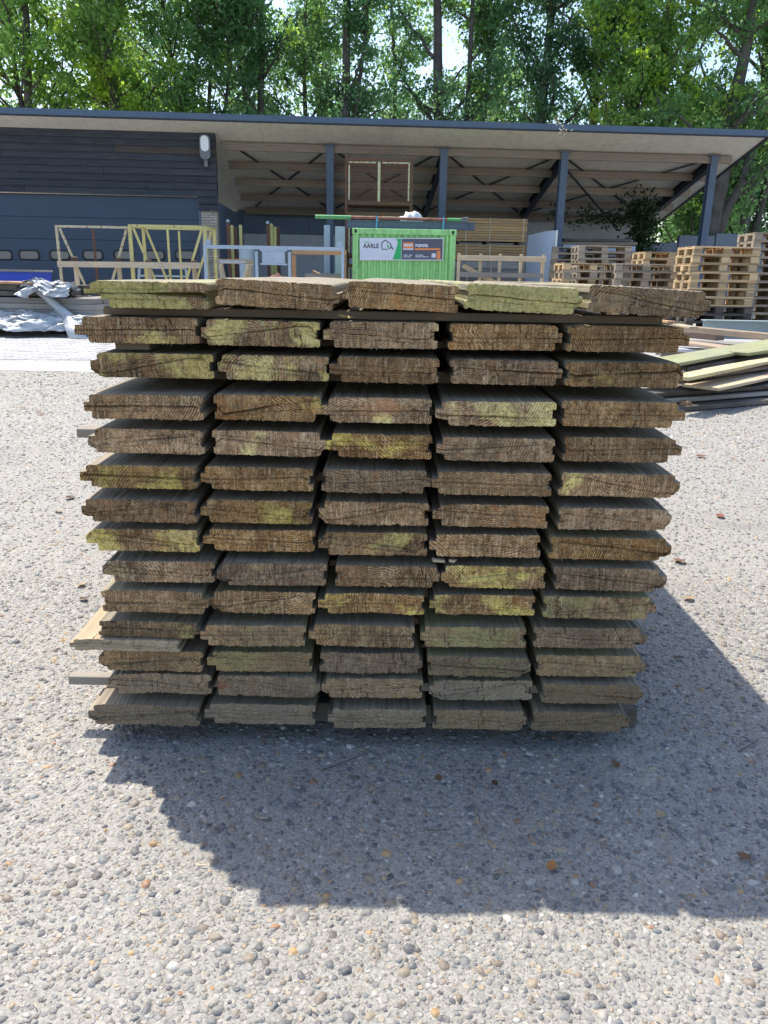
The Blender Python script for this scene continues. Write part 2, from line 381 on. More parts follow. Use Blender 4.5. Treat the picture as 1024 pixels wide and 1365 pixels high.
M_BOARDRED = wood('red_brown_board', (.15, .085, .06), (.27, .17, .12), 'x', tint=.2)
M_LAMPB = plain('grey_lamp_housing', (.16, .17, .18), .4)
M_LAMPW = plain('white_lamp_lens', (.82, .83, .85), .25)
M_BARK = wood('tree_bark', (.045, .036, .028), (.13, .105, .08), 'z', tint=.15)

def leafmat(name, trans=.60):
    k = NT(name); va = k.n('ShaderNodeVertexColor', layer_name='tone')
    k.fin(va.outputs[0], .55, spec=.35)
    tr = k.n('ShaderNodeBsdfTranslucent'); hs = k.n('ShaderNodeHueSaturation'); hs.inputs['Value'].default_value = 1.9; hs.inputs['Saturation'].default_value = 1.1; hs.inputs['Hue'].default_value = .485
    k.l(va.outputs[0], hs.inputs['Color']); k.l(hs.outputs[0], tr.inputs[0])
    mx = k.n('ShaderNodeMixShader'); mx.inputs[0].default_value = trans; k.l(k.b.outputs[0], mx.inputs[1]); k.l(tr.outputs[0], mx.inputs[2]); k.l(mx.outputs[0], k.out.inputs[0])
    return k.m
M_LEAF = leafmat('poplar_leaf'); M_IVY = leafmat('ivy_leaf', .25); M_DRY = leafmat('dry_leaf', .2)

# ------------------------------------------------------------------ ground
def sheet(name, x0, x1, y0, y1, z, mat):
    me = npmesh(name, [(x0, y0, z), (x1, y0, z), (x1, y1, z), (x0, y1, z)], np.array([[0, 1, 2, 3]]), mat)
    return tag(link(name, me), kind='structure')
ground = sheet('ground', -400, 400, -30, 900, 0, M_GROUND)
paving = sheet('paved_yard', -60, 60, 7.45, 60, .004, M_PAVEFAR)

TONES = np.array([(.10, .105, .12), (.16, .162, .165), (.27, .265, .25), (.33, .31, .28), (.24, .19, .145), (.36, .29, .20), (.42, .40, .37), (.12, .105, .095), (.44, .27, .11), (.58, .56, .53), (.32, .16, .08), (.17, .19, .20)])
TP = np.array([.14, .19, .17, .13, .09, .06, .07, .07, .016, .02, .008, .06]); TP = TP / TP.sum()
def pebble_field():
    pts = []
    y = .58
    while y < 6.74:
        cell = .0125 + .0021 * max(0, y - 1.0)
        xs = np.arange(-.60 * y - .62, .60 * y + .66, cell)
        p = np.stack([xs + rng.uniform(-.5, .5, len(xs)) * cell, y + rng.uniform(-.5, .5, len(xs)) * cell, np.full(len(xs), cell)], 1)
        pts.append(p); y += cell
    P = np.concatenate(pts)
    P = P[rng.random(len(P)) < .80]
    hid = (abs(P[:, 0]) < .40) & (P[:, 1] > 1.45) & (P[:, 1] < 2.9)
    return P[~hid]
PB = pebble_field()
def pebbles_mesh(name, P, n=7):
    N = len(P); rad = P[:, 2] * rng.lognormal(-1.04, .42, N); rad = np.clip(rad, .0013, .0110 * np.maximum(1, P[:, 1] / 3.2))
    asp = rng.uniform(.5, 1.0, N); ang = rng.uniform(0, math.pi, N); h = rad * rng.uniform(.14, .42, N)
    tl = rng.normal(0, .16, (N, 2))
    th = np.arange(n) * 2 * math.pi / n
    rj = rng.uniform(.66, 1.2, (N, n))
    V = np.zeros((N, 2 * n + 1, 3))
    for r_i, (rs, hs) in enumerate(((1.0, -.3), (.72, .72))):
        lx = np.cos(th)[None] * rj * rs * rad[:, None]; ly = np.sin(th)[None] * rj * rs * (rad * asp)[:, None]
        x = lx * np.cos(ang)[:, None] - ly * np.sin(ang)[:, None]; y = lx * np.sin(ang)[:, None] + ly * np.cos(ang)[:, None]
        V[:, r_i * n:(r_i + 1) * n, 0] = x; V[:, r_i * n:(r_i + 1) * n, 1] = y
        V[:, r_i * n:(r_i + 1) * n, 2] = hs * h[:, None] + (tl[:, :1] * x + tl[:, 1:] * y) * (1 if r_i else 0)
    V[:, 2 * n, 2] = h
    V[:, :, :2] += P[:, None, :2]; V[:, :, 2] += .0002
    i = np.arange(n); j = (i + 1) % n
    q = np.stack([i, j, n + j, n + i], 1); t = np.stack([n + i, n + j, np.full(n, 2 * n)], 1)
    base = (np.arange(N) * (2 * n + 1))[:, None, None]
    tone = TONES[rng.choice(len(TONES), N, p=TP)] * rng.uniform(.75, 1.1, (N, 1)) * np.array([.90, .88, .84])
    col = np.concatenate([np.repeat(tone[:, None], 2 * n + 1, 1), np.ones((N, 2 * n + 1, 1))], 2)
    return npmesh(name, V.reshape(-1, 3), [(q[None] + base).reshape(-1, 4), (t[None] + base).reshape(-1, 3)], M_PEB, smooth=True, colors=col.reshape(-1, 4))
near = np.argsort(PB[:, 1] + rng.uniform(0, .05, len(PB)) + 10 * (abs(PB[:, 0]) > .5))[:300]
mask = np.zeros(len(PB), bool); mask[near] = True
PR = PB[~mask]
tag(link('pebbles', pebbles_mesh('pebbles', PR[PR[:, 1] < 1.9]), ground), kind='stuff')
tag(link('pebbles', pebbles_mesh('pebbles', PR[PR[:, 1] >= 1.9], 5), ground), kind='stuff')
def grit_field():
    n_ = 50000; y = np.sqrt(rng.uniform(.58 ** 2, 2.1 ** 2, n_)); x = rng.uniform(-1, 1, n_) * (.58 * y + .35)
    g_ = np.stack([x, y, rng.uniform(.0042, .0085, n_)], 1); hid = (abs(g_[:, 0]) < .42) & (g_[:, 1] > 1.40); return g_[~hid]
tag(link('grit', pebbles_mesh('grit', grit_field(), 4), ground), kind='stuff')
for p in PB[mask]:
    q = np.array([[0, 0, p[2] * 1.25]])
    link('pebble', pebbles_mesh('pebble', q), ground, (p[0], p[1], 0))

# herringbone pavers on the left where the yard paving shows
pv_me = MB().box((0, 0, 0), (.194, .094, .03), ch=.005).mesh('paver', M_PAVER)
pl = []
for i in range(0, 60):
    for j in range(0, 60):
        # rows of two-by-one pavers laid in running bond, turned to the yard
        pl.append((i * .2 + (j % 2) * .1, j * .1))
ca, sa = math.cos(.12), math.sin(.12)
vis = []
for (a, b) in pl:
    x = -7.4 + a * ca - b * sa; y = 7.15 + a * sa + b * ca
    if -.515 * y - .15 < x < -.36 * y and 7.56 < y < 10.9: vis.append((y, x))
vis.sort()
for y, x in vis[:300]: link('paver', pv_me, paving, (x, y, .0 - .004 + rng.uniform(-.0015, .0015)), (rng.normal(0, .006), rng.normal(0, .006), .12))
mb = MB()
for y, x in vis[300:]: mb.box((x, y, -.004), (.194, .094, .03), Matrix.Rotation(.12, 3, 'Z'))
if len(vis) > 300: tag(mb.build('pavers', M_PAVER, paving), kind='stuff')
kerb = link('kerb', None); tag(kerb, kind='structure')
kb = MB().box((0, 0, 0), (.996, .70, .05), ch=.003).mesh('kerb_stone', M_KERB)
for i in range(-9, 10): link('kerb_stone', kb, kerb, (i * 1.0, 7.10, -.020 + rng.uniform(-.001, .001)))

# ------------------------------------------------------------------ the open shed
YAW = math.radians(3.4)
shed = thing('shed', 'long mono-pitch yard shed with navy garage door and open bays behind the yard', 'shed', (0, 22, 0), YAW)
cy, sy = math.cos(YAW), math.sin(YAW)
def loc(px, py, yl):
    """photo pixel -> local x, z of the shed on the plane yl metres behind the post line"""
    d = _r * ((px - 512) / FPX) + _u * ((682.5 - py) / FPX) + _f
    o = Vector((0, -22, CAM_H))
    # local y = -sin*x + cos*y
    den = -sy * d.x + cy * d.y; t = (yl - (-sy * o.x + cy * o.y)) / den
    p = o + d * t
    return cy * p.x + sy * p.y, p.z
SL = math.tan(math.radians(14)); ZP = loc(660, 200, 0)[1]          # roof underside height at the posts
def zr(yl): return ZP + .04 - yl * SL
XL, XR = -13.2, loc(1024, 182, -1.13)[0] - .02
EY = -1.13; BY = 5.3
# roof sheets (each its own part, seams along the slope)
xs = np.arange(XL, XR, 1.1).tolist() + [XR]
for a, b in zip(xs[:-1], xs[1:]):
    if b - a < .05: continue
    g = MB(); P = [(EY, zr(EY)), (BY, zr(BY)), (BY, zr(BY) + .09), (EY, zr(EY) + .09)]
    n = 4; V = [(a + .002, y, z) for y, z in P] + [(b - .002, y, z) for y, z in P]
    g.add(V, [(0, 1, 2, 3), (7, 6, 5, 4)] + [(i, n + i, n + (i + 1) % n, (i + 1) % n) for i in range(4)])
    g.build('roof_sheet', M_SOFFIT, shed)
g = MB(); g.add([(x, y, zr(y) + q) for q in (.092, .13) for y in (EY + .01, BY) for x in (XL, XR)], [(0, 2, 3, 1), (4, 5, 7, 6), (0, 1, 5, 4), (2, 6, 7, 3), (0, 4, 6, 2), (1, 3, 7, 5)]); g.build('roof_light_block', M_DARK, shed)  # unseen layer added over the sheets, keeps daylight out of the seams
MB().box(((XL + XR) / 2, EY - .03, zr(EY) + .068), (XR - XL + .04, .05, .135)).build('fascia', M_FASCIA, shed)
MB().box(((XL + XR) / 2, EY - .026, zr(EY) - .018), (XR - XL + .03, .06, .03)).build('drip_edge', M_DARK, shed)
g = MB(); g.bar((XR + .03, EY, zr(EY) + .04), (XR + .03, BY, zr(BY) + .04), .05, .17); g.build('verge_trim', M_RAFTER, shed)
yw0 = -.20; XW = loc(290, 250, -.42)[0]                                          # right end of the closed part
# posts, rafters
posts = [loc(440, 195, 0)[0], loc(592, 195, 0)[0], loc(753, 198, 0)[0], loc(951, 212, 0)[0]]
for x in posts:
    g = MB(); ht = zr(0) - .06
    for yy in (-.1, .1): g.box((x, yy, ht / 2), (.19, .016, ht))
    g.box((x, 0, ht / 2), (.012, .184, ht)); g.box((x, 0, ht + .01), (.34, .26, .02)); g.box((x, 0, .008), (.3, .3, .016))
    g.build('post', M_STEELBLUE, shed)
    g = MB(); y0, y1 = .12, BY - .1
    for dz in (-.30, -.06): g.bar((x, y0, zr(y0) + dz), (x, y1, zr(y1) + dz), .15, .016)
    g.bar((x, y0, zr(y0) - .18), (x, y1, zr(y1) - .18), .010, .226); g.build('rafter', M_RAFTER, shed)
# purlins
for yl in (0.0, 1.2, 2.4, 3.6, 4.8):
    g = MB(); g.box(((XW + .1 + XR - .3) / 2, yl, zr(yl) - .13 + .0), (XR - .3 - XW - .1, .09, .19)); g.build('purlin', M_PURLIN, shed)
# cross braces under the roof, bay by bay
bays = [XW + .3] + posts
for i, (a, b) in enumerate(zip(bays[:-1], bays[1:])):
    for (ya, yb) in ((.35, 4.6), (4.6, .35)):
        g = MB(); g.bar((a + .15, ya, zr(ya) - .045), (b - .15, yb, zr(yb) - .045), .05, .03); g.build('brace', M_RAFTER, shed)
# knee braces of the right bay seen below the roof
g = MB(); g.bar((posts[2] + .1, .2, zr(.2) - .35), (posts[3] - .8, 4.9, 2.55), .045, .045); g.build('brace', M_RAFTER, shed)
# back wall: blue panels over grey concrete, whitewashed to the right
zb = loc(360, 312, BY - .2)[1]; xm = posts[1] - .2
x = XW - .2
while x < xm:
    w = min(1.15, xm - x); MB().box((x + w / 2, BY - .15, (zb + zr(BY - .2)) / 2), (w - .012, .08, zr(BY - .2) - zb)).build('wall_panel', M_WALLBLUE, shed); x += 1.15
MB().box(((XW - .2 + xm) / 2, BY - .12, zb / 2 - .002), (xm - XW + .2, .2, zb - .004)).build('base_wall', M_WALLGREY, shed)
MB().box(((XW + xm) / 2, BY - .08, zr(BY) / 2), (xm - XW, .03, zr(BY) - .1)).build('wall_light_block', M_DARK, shed)  # added hidden sheet, stops light leaking between the wall panels
MB().box(((xm + .1 + 8.6) / 2, BY - .15, zr(BY - .05) / 2 - .01), (8.6 - xm - .1, .16, zr(BY - .05) - .02)).build('rear_wall', M_BLOCK, shed)
MB().box((XW - .08, (yw0 + BY) / 2, 1.32), (.12, BY - yw0 - .3, 2.62)).build('side_wall', M_WALLBLUE, shed)
# closed part: lapped cladding over the garage door, brick pier
yw = -.42
ztop = zr(yw) - .01
dx1, ztd = loc(264, 262, yw)
xp1 = XW; nrow = 11; zc0 = loc(275, 275, yw)[1]
pit = (ztop - ztd) / 9.0
joints = [[-11.6, -8.0], [-10.1, -9.2], [-10.6, -7.0], [-6.9, -9.8], [-7.7, -11.3], [-7.3], [-9.4, -11.9], [-6.2, -10.2], [-9.3], [], []]
for i in range(11):
    z1 = ztop - i * pit; z0 = z1 - pit
    xs0 = XL if i < 9 else dx1 + .0
    cuts = [xs0] + sorted(j for j in joints[i] if xs0 < j < xp1) + [xp1]
    for a, b in zip(cuts[:-1], cuts[1:]):
        g = MB(); y_b = yw - .040 - rng.uniform(0, .008); y_t = yw - .002
        V = [(a + .003, y_b, z0), (b - .003, y_b, z0), (b - .003, y_t, z1 + .012), (a + .003, y_t, z1 + .012)]
        V += [(p[0], p[1] + .024, p[2]) for p in V]
        g.add(V, [(0, 1, 2, 3), (7, 6, 5, 4), (0, 4, 5, 1), (1, 5, 6, 2), (2, 6, 7, 3), (3, 7, 4, 0)])
        mt = M_CLADB if (i == 2 and b > -6.9) else M_CLAD
        me = g.mesh('cladding_board', mt); xc = (a + b) / 2
        link('cladding_board', me, shed)
zpier = ztop - 11 * pit
MB().box(((XL + XW) / 2, yw + .17, ztd / 2), (XW - XL - .5, .02, ztd - .02)).build('door_light_block', M_DARK, shed)  # unseen dark sheet added so no light shows through the door gaps
MB().box(((XL + XW) / 2, yw + .10, (ztop + ztd) / 2 + .01), (XW - XL - .02, .14, ztop - ztd - .02)).build('wall_core', M_RAFTER, shed)
# garage door with five leaves of panels and a row of windows
door = link('garage_door', None, shed)
zs = np.linspace(0.02, ztd - .03, 6)
dx0 = XL + .1
for a, b in zip(zs[:-1], zs[1:]):
    MB().box(((dx0 + dx1 - .02) / 2, yw + .12, (a + b) / 2), (dx1 - .02 - dx0, .06, b - a - .006), ch=.003).build('door_panel', M_DOOR, door)
MB().box((dx1 + .02, yw + .09, ztd / 2), (.07, .12, ztd)).build('door_rail', M_STEELBLUE, door)
def rrect(cx, cz, w, h, r, n=5):
    out = []
    for (sx, sz, a0) in ((1, -1, -90), (1, 1, 0), (-1, 1, 90), (-1, -1, 180)):
        for i in range(n + 1):
            t = math.radians(a0 + 90 * i / n); out.append((cx + sx * (w / 2 - r) + r * math.cos(t), cz + sz * (h / 2 - r) + r * math.sin(t)))
    return out
for pxw in (3, 39, 80, 124, 165.5, 206.5, 247):
    wx, wz = loc(pxw, 340, yw + .09)
    A = rrect(wx, wz, .56, .27, .09); B = rrect(wx, wz, .46, .19, .07); n = len(A)
    V = [(x, yw + .085, z) for x, z in A] + [(x, yw + .070, z) for x, z in B] + [(x, yw + .09, z) for x, z in B] + [(x, yw + .092, z) for x, z in A]
    F = []
    for r_ in range(3): F += [(r_ * n + i, r_ * n + (i + 1) % n, (r_ + 1) * n + (i + 1) % n, (r_ + 1) * n + i) for i in range(n)]
    MB().add(V, F).build('window_frame', M_RUBBER, door)
    MB().prism(B, yw + .0865, yw + .0885).build('window_pane', M_DOORGL, door)
# brick pier, every brick laid
pier = MB().box(((dx1 + .06 + XW) / 2, yw + .10, zpier / 2), (XW - dx1 - .075, .17, zpier - .01)).build('brick_pier', M_MORTAR, shed)
bme = MB().box((0, 0, 0), (.200, .03, .055), ch=.004).mesh('brick', M_BRICK); hme = MB().box((0, 0, 0), (.095, .03, .055), ch=.004).mesh('brick', M_BRICK)
nz = int(zpier / .0655); pw = XW - dx1 - .06
for i in range(nz):
    z = .033 + i * .0655; x = dx1 + .06; alt = i % 2
    while x < XW - .06:
        L = .2 if not (alt and x < dx1 + .1) else .095
        if x + L > XW + .004: L = .095
        if x + L > XW + .004: break
        link('brick', bme if L > .1 else hme, pier, (x + L / 2, yw + .012 + rng.uniform(-.003, .002), z)); x += L + .01

# lamp on the cladding
lx, lz = loc(273, 198, yw - .2)
lampo = thing('wall_lamp', 'grey floodlight with white lens on the dark cladding corner', 'lamp', (cy * lx - sy * (yw - .02), 22 + sy * lx + cy * (yw - .02), lz), YAW)
A = rrect(0, .04, .26, .58, .12, 6)
MB().prism(A, -.16, -.05).build('housing', M_LAMPB, lampo)
MB().prism(rrect(0, .12, .20, .36, .095, 6), -.172, -.158).build('lens', M_LAMPW, lampo)
g = MB(); g.box((0, -.05, -.33), (.09, .10, .16)); g.tube((0, -.09, -.28), (0, -.09, -.2), .03); g.build('bracket', M_LAMPB, lampo)

# dry weed hanging from the gutter
wx, wz = at(743, 168, 20.75)
wd = thing('dry_weed', 'dry pale weed hanging over the blue roof edge', 'weed', (wx, 20.70, wz))
V = []; F = []; C_ = []
for i in range(26):
    t = rng.random(); c = np.array([-.15 + .40 * t + rng.normal(0, .05), rng.normal(-.06, .03), .14 - .30 * t + rng.normal(0, .05)]); a = rng.normal(size=3); a /= np.linalg.norm(a); b = np.cross(a, rng.normal(size=3)); b /= np.linalg.norm(b); s_ = rng.uniform(.02, .042)
    n = len(V); V += [c - a * s_, c - b * s_ * .5, c + a * s_, c + b * s_ * .5]; F.append((n, n + 1, n + 2, n + 3)); C_ += [(.62, .58, .45, 1)] * 4
link('leaves', npmesh('leaves', V, np.array(F), M_DRY, colors=C_), wd)
g = MB(); g.tube((-.12, -.03, .15), (.22, -.07, -.14), .010, 5); g.tube((-.05, -.02, .12), (.05, -.1, .3), .01, 5); g.build('stem', M_PALEWOOD, wd)

# ------------------------------------------------------------------ trees
def tubes(paths, n=6):
    """joined tapered tubes along polylines [(points, radii)]"""
    V = []; F = []
    for P, Rr in paths:
        P = np.asarray(P, float); m = len(P); b = len(V)
        for i in range(m):
            d = P[min(i + 1, m - 1)] - P[max(i - 1, 0)]; d /= np.linalg.norm(d) + 1e-9
            a = np.cross(d, (0.3, 1, .1)); a /= np.linalg.norm(a) + 1e-9; c = np.cross(d, a)
            for j in range(n):
                t = 2 * math.pi * j / n; V.append(P[i] + (a * math.cos(t) + c * math.sin(t)) * Rr[i])
        for i in range(m - 1):
            for j in range(n): F.append((b + i * n + j, b + (i + 1) * n + j, b + (i + 1) * n + (j + 1) % n, b + i * n + (j + 1) % n))
    return np.array(V), np.array(F)

def leafcloud(C, per, sig, size, tone, jit, bright=0.0, seed=0):
    r = np.random.default_rng(seed); n = len(C) * per
    sg = sig * r.uniform(.55, 1.3, (len(C), 1))
    P = np.repeat(C, per, 0) + r.normal(0, 1, (n, 3)) * np.repeat(sg, per, 0) * np.array([1, 1, .8])
    a = r.normal(size=(n, 3)); a[:, 2] -= .5; a /= np.linalg.norm(a, axis=1, keepdims=True)
    b = np.cross(a, r.normal(size=(n, 3))); b /= np.linalg.norm(b, axis=1, keepdims=True)
    s = (size * r.uniform(.6, 1.35, n))[:, None]
    nn = np.cross(a, b)
    V = np.stack([P - a * s, P - b * s * .62 + nn * s * .15, P + a * s, P + b * s * .62 + nn * s * .15], 1).reshape(-1, 3)
    F = np.arange(4 * n).reshape(-1, 4)
    t = np.asarray(tone)[None] * np.repeat(r.uniform(1 - jit, 1 + jit, (len(C), 1)), per, 0) * r.uniform(.7, 1.35, (n, 1))
    yl = np.repeat(r.random(len(C)) < bright, per)
    t[yl] = t[yl] * np.array([1.65, 1.4, .8])
    t = np.concatenate([t, np.ones((n, 1))], 1)
    return V, F, np.repeat(t, 4, 0)

def tree(label, px, Y, height, spread, stems, tone, dens=1.0, bright=.06, low=2.6, seed=1, trunk_r=.22, limb_n=26, up=1.0, group='trees in a row behind the shed'):
    r = np.random.default_rng(seed); x0 = at(px, 200, Y)[0]
    root = thing('tree', label, 'tree', (x0, Y, 0), 0, group)
    paths = []; cl = []
    for (lx_, ly_, hf, ox, rf) in stems:       # lean x, lean y at top, height factor, base offset, radius factor
        H = height * hf; m = 12; t = np.linspace(0, 1, m)
        P = np.stack([ox + lx_ * t ** 1.4 + .10 * vnoise(t * 3, seed * 7 + int(ox * 10)), ly_ * t ** 1.4 + .1 * vnoise(t * 3, seed * 5 + 3), H * t], 1)
        R_ = trunk_r * rf * (1 - .86 * t) + .012; paths.append((P, R_))
        nl = int(limb_n * hf * (.6 + .4 / len(stems)))
        for q in range(nl):
            tt = r.uniform(low / H, .98); i = min(int(tt * (m - 1)), m - 2); f = tt * (m - 1) - i; p = P[i] * (1 - f) + P[i + 1] * f
            az = r.uniform(0, 2 * math.pi); L = spread * (1.15 - .75 * tt) * r.uniform(.55, 1.15)
            el = math.radians(r.uniform(18, 58)) * up; k_ = 6; s = np.linspace(0, 1, k_)
            d = np.array([math.cos(az) * math.cos(el), math.sin(az) * math.cos(el), math.sin(el)])
            Q = p + d[None] * (L * s)[:, None] + np.array([0, 0, .22 * L])[None] * (s ** 2)[:, None] + r.normal(0, .06 * L, (k_, 3)) * s[:, None]
            rr = R_[i] * .42 * (1 - .8 * s) + .006; paths.append((Q, rr))
            for e in range(int(8.2 * max(dens, .85))):
                u_ = r.uniform(.28, 1.05); j = min(int(u_ * (k_ - 1)), k_ - 2); ff = u_ * (k_ - 1) - j; c = Q[j] * (1 - ff) + Q[j + 1] * ff
                o = r.normal(0, .34, 3) * np.array([1, 1, .8]); cl.append(c + o)
                if e % 3 == 0: paths.append((np.array([c - o * .1, c + o * .6, c + o]), [.014, .009, .004]))
    V, F = tubes(paths)
    link('trunk', npmesh('trunk', V, F, M_BARK, smooth=True), root)
    C = np.array(cl); V, F, T = leafcloud(C, 50, .22, .078, tone, .35, bright, seed)
    tag(link('crown', npmesh('crown', V, F, M_LEAF, colors=T), root), kind='stuff')
    return root
G1 = (.135, .240, .095); G2 = (.112, .210, .100); G3 = (.185, .300, .090); G4 = (.095, .180, .092)
tree('broad bright green tree at the far left above the garage', 40, 29.5, 14, 3.6, [(.3, 0, 1, 0, 1), (-.9, .3, .9, .3, .7)], G3, 1.1, .12, 2.6, 11, limb_n=34)
tree('yellow-green sunlit tree left of the floodlight', 150, 28.5, 13, 3.0, [(.6, .2, 1, 0, 1), (-.6, .1, .9, .3, .7)], G3, 1.15, .25, 2.6, 12, limb_n=34)
tree('multi-stemmed tree with thin slanting stems above the floodlight', 258, 30, 14.5, 3.0, [(-1.3, 0, 1, 0, .55), (.5, .2, 1, .4, .5), (1.3, -.1, .9, .7, .45)], G1, .9, .10, 3.5, 13, limb_n=30)
tree('dark slender tree between the floodlight and the first post', 350, 31, 16, 2.4, [(.1, 0, 1, 0, .9), (-1.2, .2, .9, -.2, .5)], G2, .85, .05, 4.2, 14, limb_n=30)
tree('tall poplar above the left post of the open bays', 456, 31, 17, 2.2, [(.0, 0, 1, 0, 1.05), (.7, 0, .85, .3, .5)], G2, .8, .04, 4.0, 15, limb_n=28)
tree('tall poplar with a thick bare trunk above the middle post', 584, 30.5, 17, 2.3, [(-.5, 0, 1, 0, 1.2), (.45, .2, .95, .8, .6)], G2, .85, .03, 5.2, 16, limb_n=30)
tree('slender tree leaning right beside the thick bare trunk', 612, 31.5, 16, 1.9, [(2.2, .2, 1, 0, .75)], G1, .85, .04, 5.8, 17, limb_n=26)
tree('straight dark trunked poplar left of the third post', 714, 30.5, 18, 2.4, [(.05, 0, 1, 0, 1.0)], G4, .95, .03, 4.0, 18, limb_n=30)
tree('dense shaded tree above the third post', 790, 31.5, 16, 2.8, [(-.2, .2, 1, 0, .9), (.8, 0, .9, .3, .6)], G4, 1.0, .03, 4.0, 19, limb_n=32)
tree('light green tree catching sun above the right bay', 868, 28.8, 13.5, 3.0, [(.3, 0, 1, 0, .8), (-.7, .1, .85, -.2, .6)], G3, 1.1, .22, 3.4, 20, limb_n=32)
tree('big spreading tree over the right end of the shed roof', 1010, 31, 16, 3.6, [(-.4, 0, 1, 0, 1.1), (1.0, .2, .9, .3, .7)], G1, 1.1, .10, 3.8, 21, limb_n=36)
tree('thick dark trunked oak behind the grey screen at the right edge', 962, 27.6, 11, 3.4, [(.6, .1, 1, 0, 1.5), (2.2, .2, .8, .1, .8)], G1, .75, .08, 2.6, 22, trunk_r=.27, limb_n=24, up=.7)
tree('low light bush filling the gap below the roof end at right', 925, 32, 6.5, 2.6, [(0, 0, 1, 0, .6), (.8, .1, .9, .4, .5)], G1, 1.0, .1, 1.6, 33, limb_n=40)
tree('low dark bush behind the grey screen at the right edge', 1000, 33, 6.0, 2.6, [(0, 0, 1, 0, .6)], G2, 1.0, .06, 1.6, 34, limb_n=40)
tree('dark tree filling the second row at far left', -10, 36, 16, 3.4, [(0, 0, 1, 0, 1)], G2, 1.0, .04, 4, 23, limb_n=30)
tree('dark tree in the second row behind the slender tree', 310, 37, 17, 3.2, [(0, 0, 1, 0, 1)], G4, .9, .02, 3.5, 24, limb_n=34)
tree('thin airy tree in the second row above the green container', 520, 37, 14, 2.8, [(0, 0, 1, 0, .8)], G1, .9, .05, 3.5, 25, limb_n=34)
tree('low bushy tree in the second row right of the leaning stem', 655, 36, 10.5, 3.0, [(0, 0, 1, 0, .7)], G1, .8, .06, 4, 26, limb_n=24)
tree('dark tree in the second row above the right bay', 900, 37, 17, 3.4, [(0, 0, 1, 0, 1)], G4, 1.0, .02, 4, 27, limb_n=30)
tree('dense dark tree in the second row above the garage door', 165, 36, 16, 3.2, [(0, 0, 1, 0, 1)], G2, .9, .04, 4, 28, limb_n=30)

tree('airy young tree filling the gap right of the dark slender tree', 408, 33, 13, 2.6, [(.2, 0, 1, 0, .7)], G1, .85, .08, 3.4, 31, limb_n=34)
tree('pale airy tree in the second row between the tall poplars', 430, 37.5, 15, 2.8, [(-.2, 0, 1, 0, .8)], G2, .85, .05, 3.4, 32, limb_n=32)
# ivy over the rear corner of the shed
ix, iz = at(858, 290, 24.6)
ivy = thing('ivy', 'dark ivy climbing the rear corner under the roof on the right', 'plant', (ix, 24.6, 0))
r_ = np.random.default_rng(5); C = []
for i in range(115):
    t = r_.random(); C.append((r_.normal(0, .20) + (.55 - t) * .25, r_.normal(0, .25), .9 + 2.35 * t))
for i in range(20): C.append((-.3 - 2.4 * r_.random(), .3 + r_.normal(0, .1), iz + .12 - .35 * r_.random() ** 2))
V, F, T = leafcloud(np.array(C), 26, .16, .055, (.030, .058, .018), .4, .04, 9)
tag(link('leaves', npmesh('leaves', V, F, M_IVY, colors=T), ivy), kind='stuff')
V, F = tubes([(np.array([(.1, 0, 0), (.06, .02, 1.2), (-.05, 0, 2.2), (-.1, 0, 3.1)]), [.05, .045, .035, .02]), (np.array([(-.1, .1, 2.7), (-1.2, .3, 2.75), (-2.8, .3, 2.6)]), [.025, .02, .01])])
link('stem', npmesh('stem', V, F, M_BARK, smooth=True), ivy)

# grey screen fence to the right
fn = thing('screen_fence', 'grey sheet screen fence under the trees at the right edge', 'fence', (0, 0, 0))
fx0, _ = at(868, 320, 27.0); z_l = at(868, 325, 27.0)[1]; z_r = at(935, 311, 27.0)[1]
x = fx0 - 1.5; i = 0
while x < 21:
    zz = z_l + (z_r - z_l) * min(1, max(0, (x + .6 - fx0) / 1.9)); MB().box((x + .6, 27.0 - .25 * (x - fx0) * .1, zz / 2 + .02), (1.18, .04, zz - .04), ch=.004).build('sheet', M_FENCE, fn)
    MB().box((x, 27.06 - .25 * (x - fx0) * .1, zz / 2), (.06, .06, zz)).build('fence_post', M_RAFTER, fn); x += 1.2

# ------------------------------------------------------------------ green container with what lies on it
CY = 17.0
cxl, cxr = at(470, 340, CY)[0], at(607, 340, CY)[0]; ct = at(540, 305, CY)[1]; cw = cxr - cxl; cxc = (cxl + cxr) / 2
cont = thing('container', 'green corrugated site container with a company sign on its end', 'container', (cxc, CY, 0))
g = MB(); pitch = .125; n = int((cw - .24) / pitch); x = -n * pitch / 2; V = []; zb0, zb1 = .16, ct - .12
prof = []
for i in range(n): prof += [(x + i * pitch, .052), (x + i * pitch + .045, .052), (x + i * pitch + .062, .020), (x + i * pitch + .108, .020)]
prof.append((x + n * pitch, .052)); prof = [(-cw / 2 + .1, .052)] + prof + [(cw / 2 - .1, .052)]
m = len(prof); V = [(a, b, zb0) for a, b in prof] + [(a, b, zb1) for a, b in prof]
g.add(V, [(i, i + 1, m + i + 1, m + i) for i in range(m - 1)]); g.build('end_panel', M_GREEN, cont)
for sx in (-1, 1):
    g = MB(); g.box((sx * (cw / 2 - .06), .06, ct / 2), (.12, .12, ct - .24), ch=.012); g.build('corner_post', M_GREEN, cont)
    for zz in (.06, ct - .06):
        g = MB(); a = .07; X = sx * (cw / 2 - .065)
        g.box((X, .07, zz), (.15, .15, .12), ch=.01); c = g.build('corner_casting', M_GREEN, cont)
        MB().prism(rrect(X, zz, .05, .075, .02, 4), -.0075, -.003).build('slot', M_RUBBER, c)
    g = MB(); g.box((sx * (cw / 2 - .03), 1.15, ct / 2), (.03, 2.1, ct - .3))
    for i in range(14): g.box((sx * (cw / 2 - .012), .22 + i * .14, ct / 2), (.03, .06, ct - .3))
    g.build('side_panel', M_GREEN, cont)
